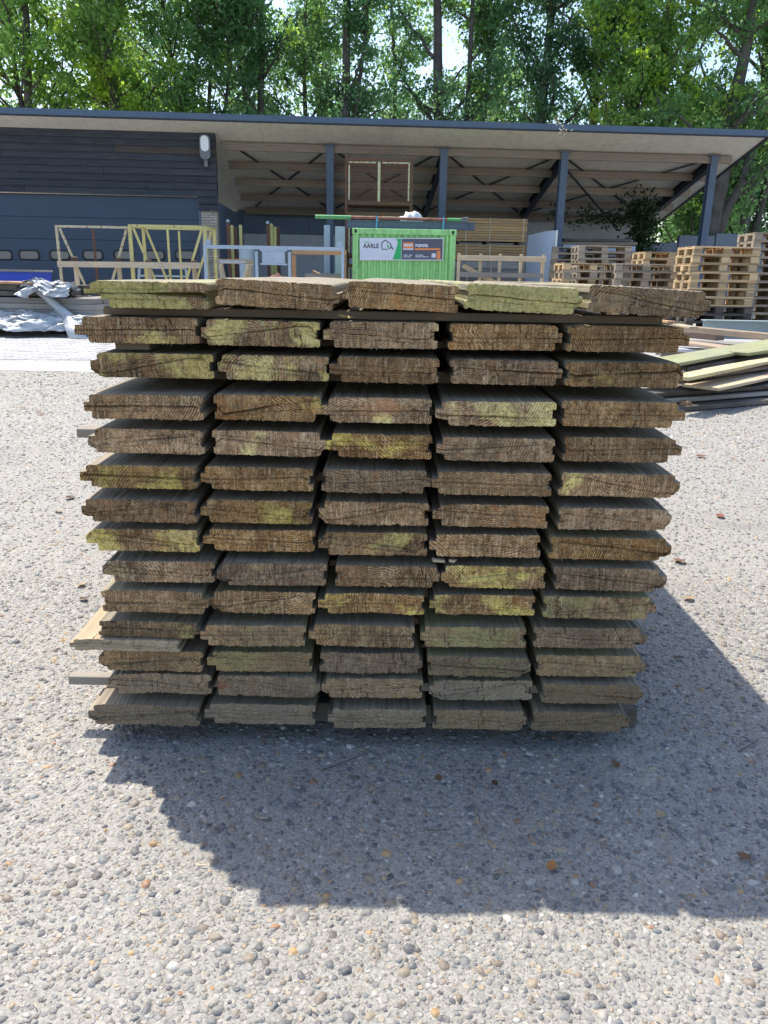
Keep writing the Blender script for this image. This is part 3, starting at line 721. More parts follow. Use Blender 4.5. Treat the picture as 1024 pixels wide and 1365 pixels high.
MB().box((0, .05, ct - .06), (cw - .28, .10, .115), ch=.008).build('top_rail', M_GREEN, cont)
MB().box((0, .05, .08), (cw - .28, .10, .14), ch=.008).build('bottom_rail', M_GREEN, cont)
MB().box((0, 1.2, ct - .04), (cw - .1, 2.1, .05)).build('roof', M_GREEN, cont); MB().box((0, 2.24, ct / 2), (cw - .1, .05, ct - .04)).build('rear_panel', M_GREEN, cont)
# sign, a little askew as it hangs
sx0, sz0 = at(480, 332, CY - .02); sxa, sza = at(480, 317, CY - .02); sxb, szb = at(592, 317, CY - .02); _, szc = at(480, 347, CY - .02)
sw = sxb - sxa; sh = sza - szc
sign = link('sign', None, cont, (sxa - cxc, -.012, szc), (0, math.atan2(sza - szb + .0, sw) * .9, 0))
MB().box((sw / 2, 0, sh / 2), (sw, .02, sh)).build('sign_frame', M_ALU, sign)
fm = .018
MB().box((sw * .25 + fm * .5, -.0115, sh / 2), (sw * .5 - fm, .004, sh - 2 * fm)).build('sign_board', M_SIGNW, sign)
MB().box((sw * .75 - fm * .5, -.0115, sh / 2), (sw * .5 - fm, .004, sh - 2 * fm)).build('sign_board', M_SIGND, sign)
g = MB(); g.prism([(sw * .395, fm), (sw * .495, fm), (sw * .495, sh - fm), (sw * .43, sh - fm), (sw * .455, sh * .82), (sw * .45, sh * .7)], -.0160, -.0138); g.build('green_swoosh', M_SIGNG, sign)
def text(s, x, z, size, mat, bold=0.0, sxx=1.0):
    c = bpy.data.curves.new('lettering', 'FONT'); c.body = s; c.size = size; c.extrude = .0008; c.offset = bold; c.materials.append(mat)
    tmp = bpy.data.objects.new('tmp', c); COL.objects.link(tmp); bpy.context.view_layer.update()
    me = bpy.data.meshes.new_from_object(tmp.evaluated_get(bpy.context.evaluated_depsgraph_get())); bpy.data.objects.remove(tmp)
    o = link('lettering', me, sign, (x, -.0150, z), (math.pi / 2, 0, 0)); o.scale = (sxx, 1, 1); return o
text('VAN', sw * .05, sh * .76, sh * .13, M_SIGNG); text('AARLE', sw * .042, sh * .55, sh * .27, M_SIGNK, .003, .93)
g = MB()
hp = [(.265, .74), (.315, .90), (.365, .74), (.35, .50), (.275, .50)]
hp = [(.262, .74), (.312, .90), (.372, .72)]
for (a, b), (c, d) in (((.30, .905), (.258, .74)), ((.258, .74), (.268, .50)), ((.268, .50), (.33, .49)), ((.30, .905), (.372, .73)), ((.372, .73), (.368, .64))): g.bar((sw * a, -.0155, sh * b), (sw * c, -.0155, sh * d), .004, .016, (0, 0, 1))
g.build('house_logo', M_SIGNK, sign)
g = MB(); g.prism([(sw * .318, sh * .70), (sw * .335, sh * .70), (sw * .355, sh * .52), (sw * .342, sh * .50)], -.0160, -.0138); g.build('logo_mark', M_SIGNG, sign)
g = MB(); g.prism([(sw * .352, sh * .52), (sw * .378, sh * .66), (sw * .405, sh * .49), (sw * .388, sh * .49), (sw * .377, sh * .58), (sw * .364, sh * .50)], -.0166, -.0144); g.build('logo_mark', M_SIGNK, sign)
MB().box((sw * .20, -.0145, sh * .23), (sw * .30, .002, sh * .012)).build('rule', M_ALU, sign)
MB().box((sw * .580, -.0145, sh * .665), (sw * .125, .003, sh * .27)).build('orange_badge', M_SIGNO, sign)
MB().box((sw * .580, -.0162, sh * .50), (sw * .125, .003, sh * .06)).build('badge_strip', M_SIGNW, sign)
g = MB()
for (a, b) in ((.535, .02), (.56, .03), (.595, .025), (.622, .022)): g.box((sw * a, -.0166, sh * .68), (sw * b, .002, sh * .10))
g.build('badge_mark', M_SIGNW, sign)
text('BOXTEL', sw * .665, sh * .61, sh * .155, M_SIGNW, .006, 1.05)
MB().box((sw * .81, -.0145, sh * .505), (sw * .30, .003, sh * .085)).build('orange_band', M_SIGNO, sign)
g = MB()
for zz, segs in ((.235, ((.525, .05), (.585, .045), (.665, .04), (.71, .05))), (.16, ((.525, .035), (.565, .045), (.665, .07), (.74, .06), (.803, .02)))):
    for a, b in segs: g.box((sw * (a + b / 2), -.0143, sh * zz), (sw * b * .94, .002, sh * .034))
g.build('small_print', M_SIGNW, sign)
MB().box((sw * .885, -.0145, sh * .22), (sw * .05, .003, sh * .2)).build('badge_strip', M_SIGNW, sign)
MB().box((sw * .943, -.0145, sh * .24), (sw * .044, .003, sh * .36)).build('orange_badge', M_SIGNO, sign)

# steel beam and pipe lying across the container roof
z_b = ct + .012
bx0, bx1 = at(462, 300, CY + .2)[0], at(634, 300, CY + .2)[0]
o = thing('steel_beam', 'dark blue steel beam lying across the green container roof', 'beam', ((bx0 + bx1) / 2, CY + .35, z_b), 0)
L = bx1 - bx0; g = MB(); g.box((0, 0, .008), (L, .12, .014)); g.box((0, 0, .152), (L, .12, .014)); g.box((0, -.02, .08), (L, .010, .13)); g.build('section', M_STEELBLUE, o)
MB().box((L / 2 - .12, -.045, .075), (.015, .05, .10)).build('end_plate', M_STEELBLUE, o)
o2x0, o2x1, o2x2, o2x3 = [at(p, 288, CY + .3)[0] for p in (420, 468, 597, 622)]
zt = z_b + .162 + .042
o = thing('pipe', 'green and faded red pipe resting on the dark blue beam', 'pipe', (0, CY + .35, zt))
MB().tube((o2x0, 0, .012), (o2x1, 0, .008), .042, 10).build('green_length', M_GREENP, o)
MB().tube((o2x1, 0, .008), (o2x2, 0, -.004), .034, 10).build('red_length', M_REDP, o)
MB().tube((o2x2, 0, -.004), (o2x3 - .1, 0, -.006), .042, 10).build('green_length', M_GREENP, o)
g = MB(); g.box((o2x3 - .04, 0, .0), (.14, .08, .09), ch=.01); g.tube((o2x3 - .08, -.06, .03), (o2x3 + .05, -.06, .03), .018, 8); g.tube((o2x3, 0, -.03), (o2x3, 0, .07), .02, 8); g.build('coupling', M_LAMPB, o)
for i, pxx in enumerate((502, 591)):
    sxx = at(pxx, 292, CY + .3)[0]
    g = MB(); 
    for a, b in (((-.075, -.004), (-.075, .25)), ((-.075, .25), (.075, .25)), ((.075, .25), (.075, -.004))): g.bar((sxx, a[0], a[1]), (sxx + .01, b[0], b[1]), .035, .004, (0, 1, 0) if a[0] == b[0] else (0, 0, 1))
    s_ = g.build('strap', M_STRAP, None, (0, CY + .35, z_b)); tag(s_, ('left blue strap tied round beam and pipe on the container', 'right blue strap tied round beam and pipe on the container')[i], 'strap', 'straps on the container load')

def lump(name, label, cat, c, d, mat, seed, group=None, parent=None, flat=.4):
    """a soft crumpled lump"""
    r = np.random.default_rng(seed); n, m_ = 22, 12; V = []; F = []
    for j in range(m_ + 1):
        for i in range(n):
            th = 2 * math.pi * i / n; ph = math.pi * j / m_; p = np.array([math.sin(ph) * math.cos(th), math.sin(ph) * math.sin(th), math.cos(ph)])
            k_ = 1 + .16 * math.sin(5 * p[0] + seed) * math.sin(6 * p[1] + 2 * seed) + .12 * math.sin(9 * p[2] + 7 * p[0] + seed) + .05 * r.normal()
            q = p * k_ * np.array(d) / 2; q[2] = max(q[2], -d[2] * flat); V.append(q)
    for j in range(m_):
        for i in range(n): F.append((j * n + i, (j + 1) * n + i, (j + 1) * n + (i + 1) % n, j * n + (i + 1) % n))
    o = link(name, npmesh(name, V, np.array(F), mat, smooth=True), parent, c)
    return tag(o, label, cat, group) if label else o
wx, wz = at(549, 285, CY + .8)
lump('white_sack', 'white crumpled sack lying on the container roof behind the pipe', 'sack', (wx, CY + .95, ct + .16), (.50, .5, .46), M_WHITEP, 3, flat=.30)

# ------------------------------------------------------------------ rusty mesh cages stacked behind the container
CGY = 19.75
gx0, gx1 = at(460, 230, CGY)[0], at(551, 230, CGY)[0]; gtop = at(505, 207, CGY)[1]; gw = gx1 - gx0; gh = gtop / 3
def cage(label, z):
    o = thing('mesh_cage', label, 'cage', ((gx0 + gx1) / 2, CGY, z), 0, 'rusty mesh cages stacked behind the green container')
    for sx in (-1, 1):
        for yy in (.03, .95): MB().box((sx * (gw / 2 - .03), yy, gh / 2), (.06, .06, gh - .004)).build('corner_post', M_RUST, o)
    for yy in (.02, .96):
        for zz in (.14, gh - .10): MB().box((0, yy, zz), (gw - .13, .05, .07)).build('rail', M_RUST, o)
        MB().box((0, yy, (gh + .04) / 2), (.06, .045, gh - .32)).build('mullion', M_CREAM if yy < .5 else M_RUST, o)
        g = MB(); x = -gw / 2 + .09
        while x < gw / 2 - .06: g.box((x, yy, (gh + .04) / 2), (.008, .008, gh - .3)); x += .055
        z_ = .2
        while z_ < gh - .14: g.box((0, yy - .011, z_), (gw - .14, .008, .008)); z_ += .055
        tag(g.build('wire_mesh', M_RUST, o), kind='stuff')
        if yy < .5:
            g = MB(); fw = gw / 2 - .16
            for s_ in (-1, 1): g.box((s_ * (gw / 4 + .0), yy - .03, gh - .16), (fw, .025, .03)); g.box((s_ * (gw / 2 - .10), yy - .03, gh / 2 + .02), (.035, .025, gh - .36))
            g.build('gate_frame', M_CREAM, o)
    for sx in (-1, 1):
        g = MB()
        for zz in (.14, gh - .1): g.box((sx * (gw / 2 - .03), .49, zz), (.05, .86, .06))
        y = .1
        while y < .92: g.box((sx * (gw / 2 - .03), y, gh / 2 + .02), (.009, .009, gh - .3)); y += .075
        g.build('side_mesh', M_RUST, o)
    MB().box((0, .49, .10), (gw - .13, .9, .015)).build('floor_plate', M_RUST, o)
for i, lb in enumerate(('lowest rusty mesh cage mostly hidden behind the green container', 'middle rusty mesh cage just above the green container', 'topmost rusty mesh cage with pale gate frames under the roof')): cage(lb, i * gh)

# ------------------------------------------------------------------ steel racks in front of the garage door
def yrack(label, px0, px1, top, Y, m1, deep, rail):
    x0, zt_ = at(px0, top, Y); x1, _ = at(px1, top + (px1 - px0) * .0185, Y); w = x1 - x0; h = zt_
    o = thing('steel_rack', label, 'rack', (x0, Y, 0), 0, 'chipped steel racks before the garage door'); t = .045
    for yy in ((0, deep) if deep else (0,)):
        for xx in (0, w): MB().box((xx, yy, h / 2), (t * (1.4 if m1 is M_YEL else 1.1), t, h)).build('upright', m1, o)
        MB().box((w / 2, yy, h - t / 2), (w - t, t, t)).build('top_rail', m1, o); MB().box((w / 2, yy, .06), (w - t, t, t)).build('bottom_rail', m1, o)
        MB().box((w * .5, yy + .004, h / 2), (t * .9, t * .8, h - .14)).build('middle_post', M_RUST if m1 is M_CREAM else m1, o)
        for a, b in ((.04, .43), (.96, .57)):
            g = MB(); g.bar((w * a, yy + .012, h - .06), (w * b, yy + .012, .10), t * .8, t); g.build('diagonal', m1, o)
    if deep:
        for xx in (0, w):
            for zz in (h - t / 2, .3): MB().box((xx, deep / 2, zz), (t, deep - t, t)).build('cross_rail', m1, o)
    return o
yrack('cream painted rack with rusty middle post left of the yellow rack', 75, 172, 300, 17.0, M_CREAM, 0, 0)
yrack('yellow painted deep rack right of the cream rack', 173, 273, 299, 16.8, M_YEL, .9, 0)
x0, z0 = at(78, 352, 16.7); x1, z1 = at(268, 354, 16.7)
MB_ = MB().bar((0, 0, 0), (x1 - x0, 0, z1 - z0), .05, .115); tag(MB_.build('timber_rail', M_PALEWOOD, None, (x0, 16.66, z0)), 'long pale timber rail fixed along the cream and yellow racks', 'rail')
for pxx, tp in ((99, 342), (157, 343), (198, 346), (258, 347)):
    x, z = at(pxx, tp, 16.74); o = thing('rail_post', {99: 'leftmost', 157: 'second from left', 198: 'third from left', 258: 'rightmost'}[pxx] + ' stubby timber post under the long pale rail', 'post', (x, 16.78, 0), 0, 'stubby posts under the pale rail')
    MB().box((0, 0, z / 2), (.075, .07, z)).build('upright', M_PALEWOODZ, o); MB().box((0, -.045, z - .06), (.13, .02, .09)).build('bracket', M_RUST, o)

# galvanised frame with a small plate
FY = 15.6
x0, zt_ = at(273, 325, FY); x1, _ = at(457, 330, FY); w = x1 - x0; t = .052
fr = thing('galvanised_frame', 'pale blue galvanised transport frame with a blank plate', 'frame', (x0, FY, 0)); tl = -math.atan2(.0, 1)
for xx in (0, w): MB().box((xx, 0, zt_ / 2), (t, t, zt_)).build('upright', M_GALV, fr)
for pxx in (342, 386): 
    xx = at(pxx, 340, FY)[0] - x0; MB().box((xx, 0, zt_ / 2 - .05), (t, t * .9, zt_ - .14)).build('upright', M_GALV, fr)
MB().box((w / 2, 0, zt_ - .05), (w - t, t * 1.05, .065)).build('top_rail', M_GALV, fr); MB().box((w / 2, 0, .1), (w - t, t * 1.05, .065)).build('bottom_rail', M_GALV, fr)
for xx in (.06, w - .06):
    g = MB(); g.tube((xx, -.012, zt_ + .03), (xx, .012, zt_ + .03), .055, 12); g.build('lifting_lug', M_GALV, fr)
pa, pz = at(347, 335, FY); pb, pz2 = at(383, 351, FY)
MB().box(((pa + pb) / 2 - x0, -.03, (pz + pz2) / 2), (pb - pa - .08, .012, pz - pz2)).build('plate', M_GALV, fr)
g = MB(); g.box(((pa + pb) / 2 - x0, -.02, pz + .02), (pb - pa, .03, .03)); g.box(((pa + pb) / 2 - x0, -.02, pz2 - .02), (pb - pa, .03, .03)); g.build('plate_holder', M_GALV, fr)
MB().box((at(310, 340, FY)[0] - x0, .02, zt_ - .32), (.5, .03, .03)).build('short_rail', M_GALV, fr)

# low galvanised trestle in front of the door behind the yellow rack
x0, z0 = at(186, 360, 18.2); x1, _ = at(248, 360, 18.2)
o = thing('low_trestle', 'small pale blue steel trestle seen through the yellow rack', 'trestle', (x0, 18.2, 0)); w = x1 - x0
MB().box((w / 2, 0, z0 + .06), (w, .05, .05)).build('rail', M_GALV, o); MB().box((w / 2, 0, z0 - .12), (w, .04, .04)).build('rail', M_GALV, o)
for xx in (0, w):
    g = MB(); g.bar((xx, .0, z0 + .03), (xx + (.1 if xx else -.1), 0, 0.0), .05, .05); g.build('leg', M_GALV, o)

# brown timber trestle to the right of the frame and light sawhorse
def trestle(label, px0, px1, top, Y, mat):
    x0, z0 = at(px0, top, Y); x1, _ = at(px1, top + 2, Y); w = x1 - x0
    o = thing('trestle', label, 'frame', (x0, Y, 0))
    for xx in (.04, w - .04): MB().box((xx, 0, z0 / 2 - .06), (.08, .07, z0 - .12)).build('leg', mat, o)
    MB().box((w / 2, 0, z0 - .05), (w, .07, .10)).build('top_rail', mat, o)
    return o
trestle('brown timber trestle frame beside the green container', 389, 462, 332, 16.6, M_ORANGEWOOD)
sx0, sz0 = at(286, 348, 16.2); sx1, sz1 = at(336, 349, 16.2)
o = thing('sawhorse', 'pale timber sawhorse with slanting legs behind the galvanised frame', 'sawhorse', (sx0, 16.3, 0)); w = sx1 - sx0
MB().box((w / 2, 0, sz0), (w, .07, .09)).build('beam', M_PALEWOOD, o)
for xx, dx in ((w - .1, -.30), (w - .05, -.12), (.1, .12)):
    g = MB(); g.bar((xx, -.05, sz0 - .05), (xx + dx, -.12, 0), .06, .05); g.bar((xx, .05, sz0 - .05), (xx + dx, .25, 0), .06, .05); g.build('leg', M_PALEWOODZ, o)

# nested upright posts of folded stillages in the first bay
def post_bundle(label, pxs, tops, Y, mats):
    xs_ = [at(p, t_, Y) for p, t_ in zip(pxs, tops)]
    o = thing('folded_stillage', label, 'stillage', (xs_[0][0], Y, 0), 0, 'folded rusty stillages standing in the first bay')
    for i, ((x, z), mt) in enumerate(zip(xs_, mats)):
        g = MB(); xx = x - xs_[0][0]; g.box((xx, i * .09, z / 2), (.075, .06, z), ch=.006); g.build('post', mt, o)
        g = MB(); g.tube((xx, i * .09, z - .02), (xx, i * .09, z + .04), .05, 8, .03); g.build('cap', M_GALV if i == 0 else mt, o)
    MB().box(((xs_[-1][0] - xs_[0][0]) / 2, len(pxs) * .045, .62), (abs(xs_[-1][0] - xs_[0][0]) + .1, .05, .05)).build('tie_bar', M_RUST, o)
post_bundle('folded stillage of rusty and yellow posts beside the brick pier', (304, 308, 312, 318), (295, 302, 304, 301), 20.0, (M_RUST, M_YEL, M_RUST, M_YEL))
post_bundle('folded stillage of rusty and yellow posts in the middle of the first bay', (357, 361, 365, 369), (297, 300, 304, 303), 20.2, (M_RUST, M_YEL, M_YEL, M_RUST))
x0, z0 = at(329, 330, 19.4)
o = thing('drum', 'tall pale blue drum standing behind the galvanised frame', 'drum', (x0, 19.4, 0))
g = MB(); g.tube((0, 0, 0), (0, 0, z0), .19, 20)
g.build('barrel', M_GALV, o, smooth=False)
for zz in (.03, z0 * .5, z0 - .03): MB().tube((0, 0, zz - .02), (0, 0, zz + .02), .2, 20).build('hoop', M_GALV, o)
for px0, px1, tp, Y, lb, mt in ((432, 440, 300, 19.6, 'narrow white board standing against the first post', M_GALV), (447, 460, 302, 19.2, 'wider grey board standing against the mesh cages', M_PANELW)):
    x0, z0 = at(px0, tp, Y); x1, _ = at(px1, tp, Y)
    o = thing('standing_board', lb, 'board', (x0, Y, 0)); g = MB(); g.box(((x1 - x0) / 2, 0, z0 / 2), (x1 - x0, .05, z0), ch=.004); g.build('sheet', mt, o)
lump('red_sack', 'dull red tarp bundle behind the galvanised frame', 'bundle', (at(378, 368, 18.6)[0], 18.6, .34), (1.0, .7, .95), paint('dull_red_tarp', (.15, .055, .05), .8), 8, flat=.42)
# scrap timber heap and pale slab
hx, hz = at(412, 352, 18.4)
for i in range(16):
    L = rng.uniform(.5, 1.1); c = (hx + rng.normal(0, .28), 18.4 + rng.normal(0, .25), .25 + .035 * i + .0)
    o = MB().box((0, 0, 0), (L, .09, .05), ch=.004).build('scrap_offcut', M_DARKWOOD if i % 3 else M_ORANGEWOOD, None, c, (rng.normal(0, .35), rng.normal(0, .35), rng.uniform(-1.2, 1.2)))
    tag(o, 'dark timber offcut in the scrap heap left of the container' if i % 3 else 'orange brown offcut in the scrap heap left of the container', 'offcut', 'offcuts in the scrap heap' if i % 3 else 'orange offcuts in the scrap heap')
lump('bark_heap', 'dark mound of bark and chips under the offcut heap', 'heap', (hx, 18.4, .12), (1.7, 1.2, .7), M_DARKWOOD, 12, flat=.2)
x0, z0 = at(407, 364, 17.6); x1, _ = at(456, 364, 17.6)
o = thing('pale_pack', 'low pack of pale boards left of the green container', 'timber pack', ((x0 + x1) / 2, 17.7, 0)); nb = 5; hb = z0 / nb
for i in range(nb):
    for j in range(3): MB().box((0, j * .3, hb * (i + .5)), (x1 - x0 - .03 * ((i + j) % 2), .29, hb - .006)).build('board', M_GREYPACK, o)

# ------------------------------------------------------------------ timber packs in the middle bays
def pack(label, px0, px1, top, bot, Y, rows, mat, depth=3, bw=.3, zbase=None, strap=True, rz=0.0, group=None, jag=.02, cat='timber pack', mats=None):
    x0, zt_ = at(px0, top, Y); x1, _ = at(px1, top, Y); zb_ = at(px0, bot, Y)[1] if zbase is None else zbase
    o = thing('timber_pack', label, cat, ((x0 + x1) / 2, Y, zb_), rz, group); w = x1 - x0; h = (zt_ - zb_) / rows
    for i in range(rows):
        for j in range(depth):
            L = w - rng.uniform(0, jag)
            b = MB().box((rng.uniform(-jag, jag) / 2, bw / 2 + j * bw + rng.uniform(-.006, .006), h * (i + .5)), (L, bw - .006, h * .86)).build('board', (mats[(i + j) % len(mats)] if mats else mat), o)
    if strap:
        for s_ in (-.32, .0, .45):
            g = MB(); g.box((w * s_, -.012, (zt_ - zb_) / 2), (.03, .004, zt_ - zb_)); g.box((w * s_, bw * depth / 2, zt_ - zb_ + .003), (.03, bw * depth, .004)); g.build('strap', M_PALEWOODZ, o)
    return o, zb_
BYY = 21.0
_, zb1 = pack('upper pack of strapped brown boards behind the container', 604, 704, 290, 321, BYY, 9, M_BROWNPACK, group='brown board packs')
_, zb2 = pack('lower pack of strapped brown boards behind the container', 604, 703, 325, 346, BYY, 6, M_BROWNPACK, group='brown board packs')
for pxx, wh in ((612, 'left'), (650, 'middle'), (694, 'right')):
    x = at(pxx, 323, BYY)[0]; o = MB().box((0, .45, 0), (.08, .9, at(650, 321.3, BYY)[1] - at(650, 324.7, BYY)[1] - .006)).build('spacer', M_DARKWOOD, None, (x, BYY, at(650, 323, BYY)[1])); tag(o, wh + ' dark spacer batten between the two brown board packs', 'batten', 'spacers between the brown packs')
pack('dark grey pack of boards under the brown packs', 606, 704, 348, 380, BYY - .05, 7, M_GREYPACK, zbase=.0)
# pale grey curved sheet standing beside the third post
SY = 20.2
x0, z0 = at(704, 314, SY + .6); x1, z1 = at(741, 307, SY - .3)
o = thing('curved_sheet', 'big pale grey curved sheet standing left of the third post', 'sheet', (x0, SY, 0))
n = 12; V = []; 
for k_, off_ in enumerate((0, .05)):
    for i in range(n + 1):
        t = i / n; xx = (x1 - x0) * t; yy = .9 * (1 - math.sin(t * math.pi / 2)) + .05 * 0 + off_ * .8; hh = z0 + (z1 - z0) * t + .015 * math.sin(t * math.pi)
        V += [(xx + off_ * .2, yy - .3, 0), (xx + off_ * .2, yy - .3, hh)]
F = [];
m_ = 2 * (n + 1)
for i in range(n):
    a = 2 * i; F += [(a, a + 2, a + 3, a + 1), (m_ + a + 1, m_ + a + 3, m_ + a + 2, m_ + a), (a + 1, a + 3, m_ + a + 3, m_ + a + 1)]
F += [(0, 1, m_ + 1, m_), (2 * n + 1, 2 * n, m_ + 2 * n, m_ + 2 * n + 1)]
MB().add(V, F).build('panel', M_PANELW, o); MB().box((x1 - x0 + .025, -.30, z1 / 2), (.05, .06, z1)).build('sunlit_edge_strip', M_ALU, o)  # added strip in pale aluminium colour stands in for the sheet's sunlit edge

# pale rack frame right of the container
RY = 15.9
x0, z0 = at(612, 340, RY); x1, _ = at(727, 343, RY); w = x1 - x0
o = thing('timber_rack', 'pale timber rack with grey rail in front of the brown packs', 'rack', (x0, RY, 0))
MB().box((w / 2, 0, z0 - .05), (w + .04, .05, .10), ch=.004).build('top_rail', M_PALEWOOD, o)
MB().box((w / 2, -.035, z0 - .36), (w - .05, .02, .09)).build('grey_rail', M_GREYPACK, o)
for pxx in (612, 641, 667, 695, 725):
    xx = at(pxx, 350, RY)[0] - x0; MB().box((xx, .045, z0 / 2 + .02), (.055, .04, z0 + .04)).build('upright', M_PALEWOODZ, o)
g = MB(); g.bar((w - .05, .09, z0 - .05), (w + .14, .6, .0), .05, .05); g.build('brace', M_PALEWOODZ, o)
g = MB(); g.bar((.1, .10, z0 - .2), (w * .58, .10, z0 - .62), .03, .09); g.build('brace', M_PALEWOOD, o)
x0, z0 = at(636, 374, 14.6); x1, _ = at(745, 377, 14.6)
o = thing('beam_bundle', 'pair of pale squared beams lying in front of the pale rack', 'beams', (x0, 14.6, 0)); w = x1 - x0
for j in range(2):
    for i in range(3): MB().box((w / 2 + .03 * j, j * .22, z0 * (i + .5) / 3), (w, .2, z0 / 3 - .004), ch=.006).build('beam', M_PALEWOOD, o)

# ------------------------------------------------------------------ grey lumber stacked deep in the right bay
M_BROWNOLD = wood('old_brown_timber', (.15, .115, .085), (.30, .235, .175), 'x', tint=.3)
levels = [(338, 380, M_GREYPACK, 5), (330, 337, M_GREYPACK, 1), (322, 329, M_PANELW, 1), (313, 321, M_GREYPACK, 2)]
lbl = ('lowest grey weathered boards stacked against the right rear wall', 'thin layer of grey boards above the lowest boards by the rear wall', 'pale blue-grey beam on the stack by the rear wall', 'topmost grey boards on the stack under the ivy')
zprev = 0
for (t_, b_, mt, rw), lb in zip(levels, lbl):
    x0, zt_ = at(742, t_ + 4, 22.6); x1 = at(848, t_, 22.6)[0]
    o = thing('lumber_layer', lb, 'boards', ((x0 + x1) / 2, 22.6, zprev), 0, None); h = (zt_ - zprev) / rw
    nrow_ = max(rw, int((zt_ - zprev) / .085)); h = (zt_ - zprev) / nrow_
    for i in range(nrow_):
        for j in range(3):
            Lb = (x1 - x0) * rng.uniform(.72, 1.02)
            MB().box((rng.uniform(-.5, .5) * (x1 - x0 - Lb), j * .3 + rng.uniform(-.03, .03), h * (i + .5)), (Lb, .26, h * rng.uniform(.6, .92)), Matrix.Rotation(rng.normal(0, .006), 3, 'Y')).build('board', (mt, M_GREYPACK, M_BROWNOLD, M_DARKWOOD)[rng.choice(4, p=[.35, .25, .25, .15])] if mt is not M_PANELW else mt, o)
    zprev = zt_
x0, z0 = at(742, 300, 23.0)

# ------------------------------------------------------------------ pallets
PM = {}
def pallet_parts(mat):
    if mat.name in PM: return PM[mat.name]
    d = dict(long=MB().box((0, 0, 0), (1.2, .145, .022), ch=.002).mesh('deck_board', mat), thin=MB().box((0, 0, 0), (1.2, .1, .022), ch=.002).mesh('deck_board', mat),
             cross=MB().box((0, 0, 0), (.145, .8, .022), ch=.002).mesh('cross_board', M_), skid=MB().box((0, 0, 0), (1.2, .1, .022), ch=.002).mesh('skid', mat),
             blk=MB().box((0, 0, 0), (.145, .1, .078), ch=.003).mesh('block', mat), blkc=MB().box((0, 0, 0), (.145, .145, .078), ch=.003).mesh('block', mat)) if False else None
    c = lambda n_, dd: MB().box((0, 0, 0), dd, ch=.002).mesh(n_, mat)
    d = dict(long=c('deck_board', (1.2, .145, .022)), thin=c('deck_board', (1.2, .1, .022)), cross=c('cross_board', (.145, .8, .022)), skid=c('skid', (1.2, .1, .022)), blk=c('block', (.145, .1, .078)), blkc=c('block', (.145, .145, .078)))
    PM[mat.name] = d; return d
def pallet(label, x, y, z, rz, mat, group):
    d = pallet_parts(mat); o = thing('pallet', label, 'pallet', (x, y, z), rz, group)
    for yy in (-.35, 0, .35):
        link('skid', d['skid'], o, (0, yy, .011))
        for xx in (-.5275, 0, .5275): link('block', d['blk'] if yy else d['blkc'], o, (xx, yy, .0225 + .039))
    for xx in (-.5275, 0, .5275): link('cross_board', d['cross'], o, (xx, 0, .1015 + .011))
    for yy, kk in ((-.3275, 'long'), (-.165, 'thin'), (0, 'long'), (.165, 'thin'), (.3275, 'long')): link('deck_board', d[kk], o, (0, yy, .124 + .011))
    return o
ORD = ['lowest', 'second lowest', 'third lowest', 'fourth', 'fifth', 'sixth', 'seventh', 'eighth', 'ninth', 'tenth', 'eleventh', 'twelfth', 'thirteenth', 'fourteenth']
def pstack(where, group, x, y, n, mats, rz=0.0, names=None, jit=.02):
    for i in range(n):
        mt = mats[min(i, len(mats) - 1)] if isinstance(mats, list) else mats
        lb = (ORD[i] if i < n - 1 else 'topmost') + ' pallet ' + where
        pallet(lb, x + rng.uniform(-jit, jit), y + rng.uniform(-jit, jit), i * .1462 + .001, rz + rng.normal(0, .012), mt, group)
px0 = at(918, 380, 14.5)[0]
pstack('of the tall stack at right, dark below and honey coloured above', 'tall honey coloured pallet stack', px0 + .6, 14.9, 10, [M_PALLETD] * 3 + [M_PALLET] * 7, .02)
px1_ = at(999, 380, 15.2)[0]
pstack('of the tall greyish stack at the right picture edge', 'bleached grey pallet stack', px1_ + .62, 15.65, 12, [M_PALLETG], -.04)
xq = at(856, 350, 17.6)[0]
pstack('of the stack behind the honey coloured stack', 'pallet stack behind the honey coloured one', xq + .62, 18.0, 10, [M_PALLETG, M_PALLETG, M_PALLET], .05)
xq = at(812, 350, 17.0)[0]
pstack('of the stack in the middle of the right bay', 'low pallet stack in the right bay', xq + .3, 18.9, 11, [M_PALLETG], .0)
xq = at(753, 360, 15.6)[0]
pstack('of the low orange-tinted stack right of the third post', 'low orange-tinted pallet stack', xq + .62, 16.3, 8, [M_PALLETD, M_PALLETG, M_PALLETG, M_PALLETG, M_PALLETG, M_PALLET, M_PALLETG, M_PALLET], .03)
xq = at(815, 360, 15.6)[0]
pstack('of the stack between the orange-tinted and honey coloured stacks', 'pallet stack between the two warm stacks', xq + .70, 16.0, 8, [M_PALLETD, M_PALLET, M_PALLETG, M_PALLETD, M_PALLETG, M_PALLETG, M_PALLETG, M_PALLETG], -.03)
xq = at(790, 345, 17.4)[0]
pstack('of the dim stack behind the orange-tinted one', 'dim pallet stack against the lumber', xq + .2, 20.2, 11, [M_PALLETG], .0)

# ------------------------------------------------------------------ primed steel beam on the ground at right
x0, y0 = 4.95, 13.0
g0 = at(938, 426, 12.6); 
o = thing('primed_beam', 'pale grey-green steel I-beam lying in front of the pallets', 'beam', (g0[0], 12.6, .0), -.03); L = 4.5
hb = g0[1]; g = MB()
for zz in (.009, hb - .009): g.box((L / 2, 0, zz), (L, .22, .016))
g.box((L / 2, 0, hb / 2), (L, .012, hb - .036)); g.build('section', M_BEAMG, o)
g = MB(); g.bar((.95, -.118, .0), (1.05, -.118, hb + .004), .012, .004, (0, 1, 0)); g.bar((1.05, -.118, hb + .004), (1.05, .118, hb + .004), .012, .004); g.build('strap', M_STRAP, o)

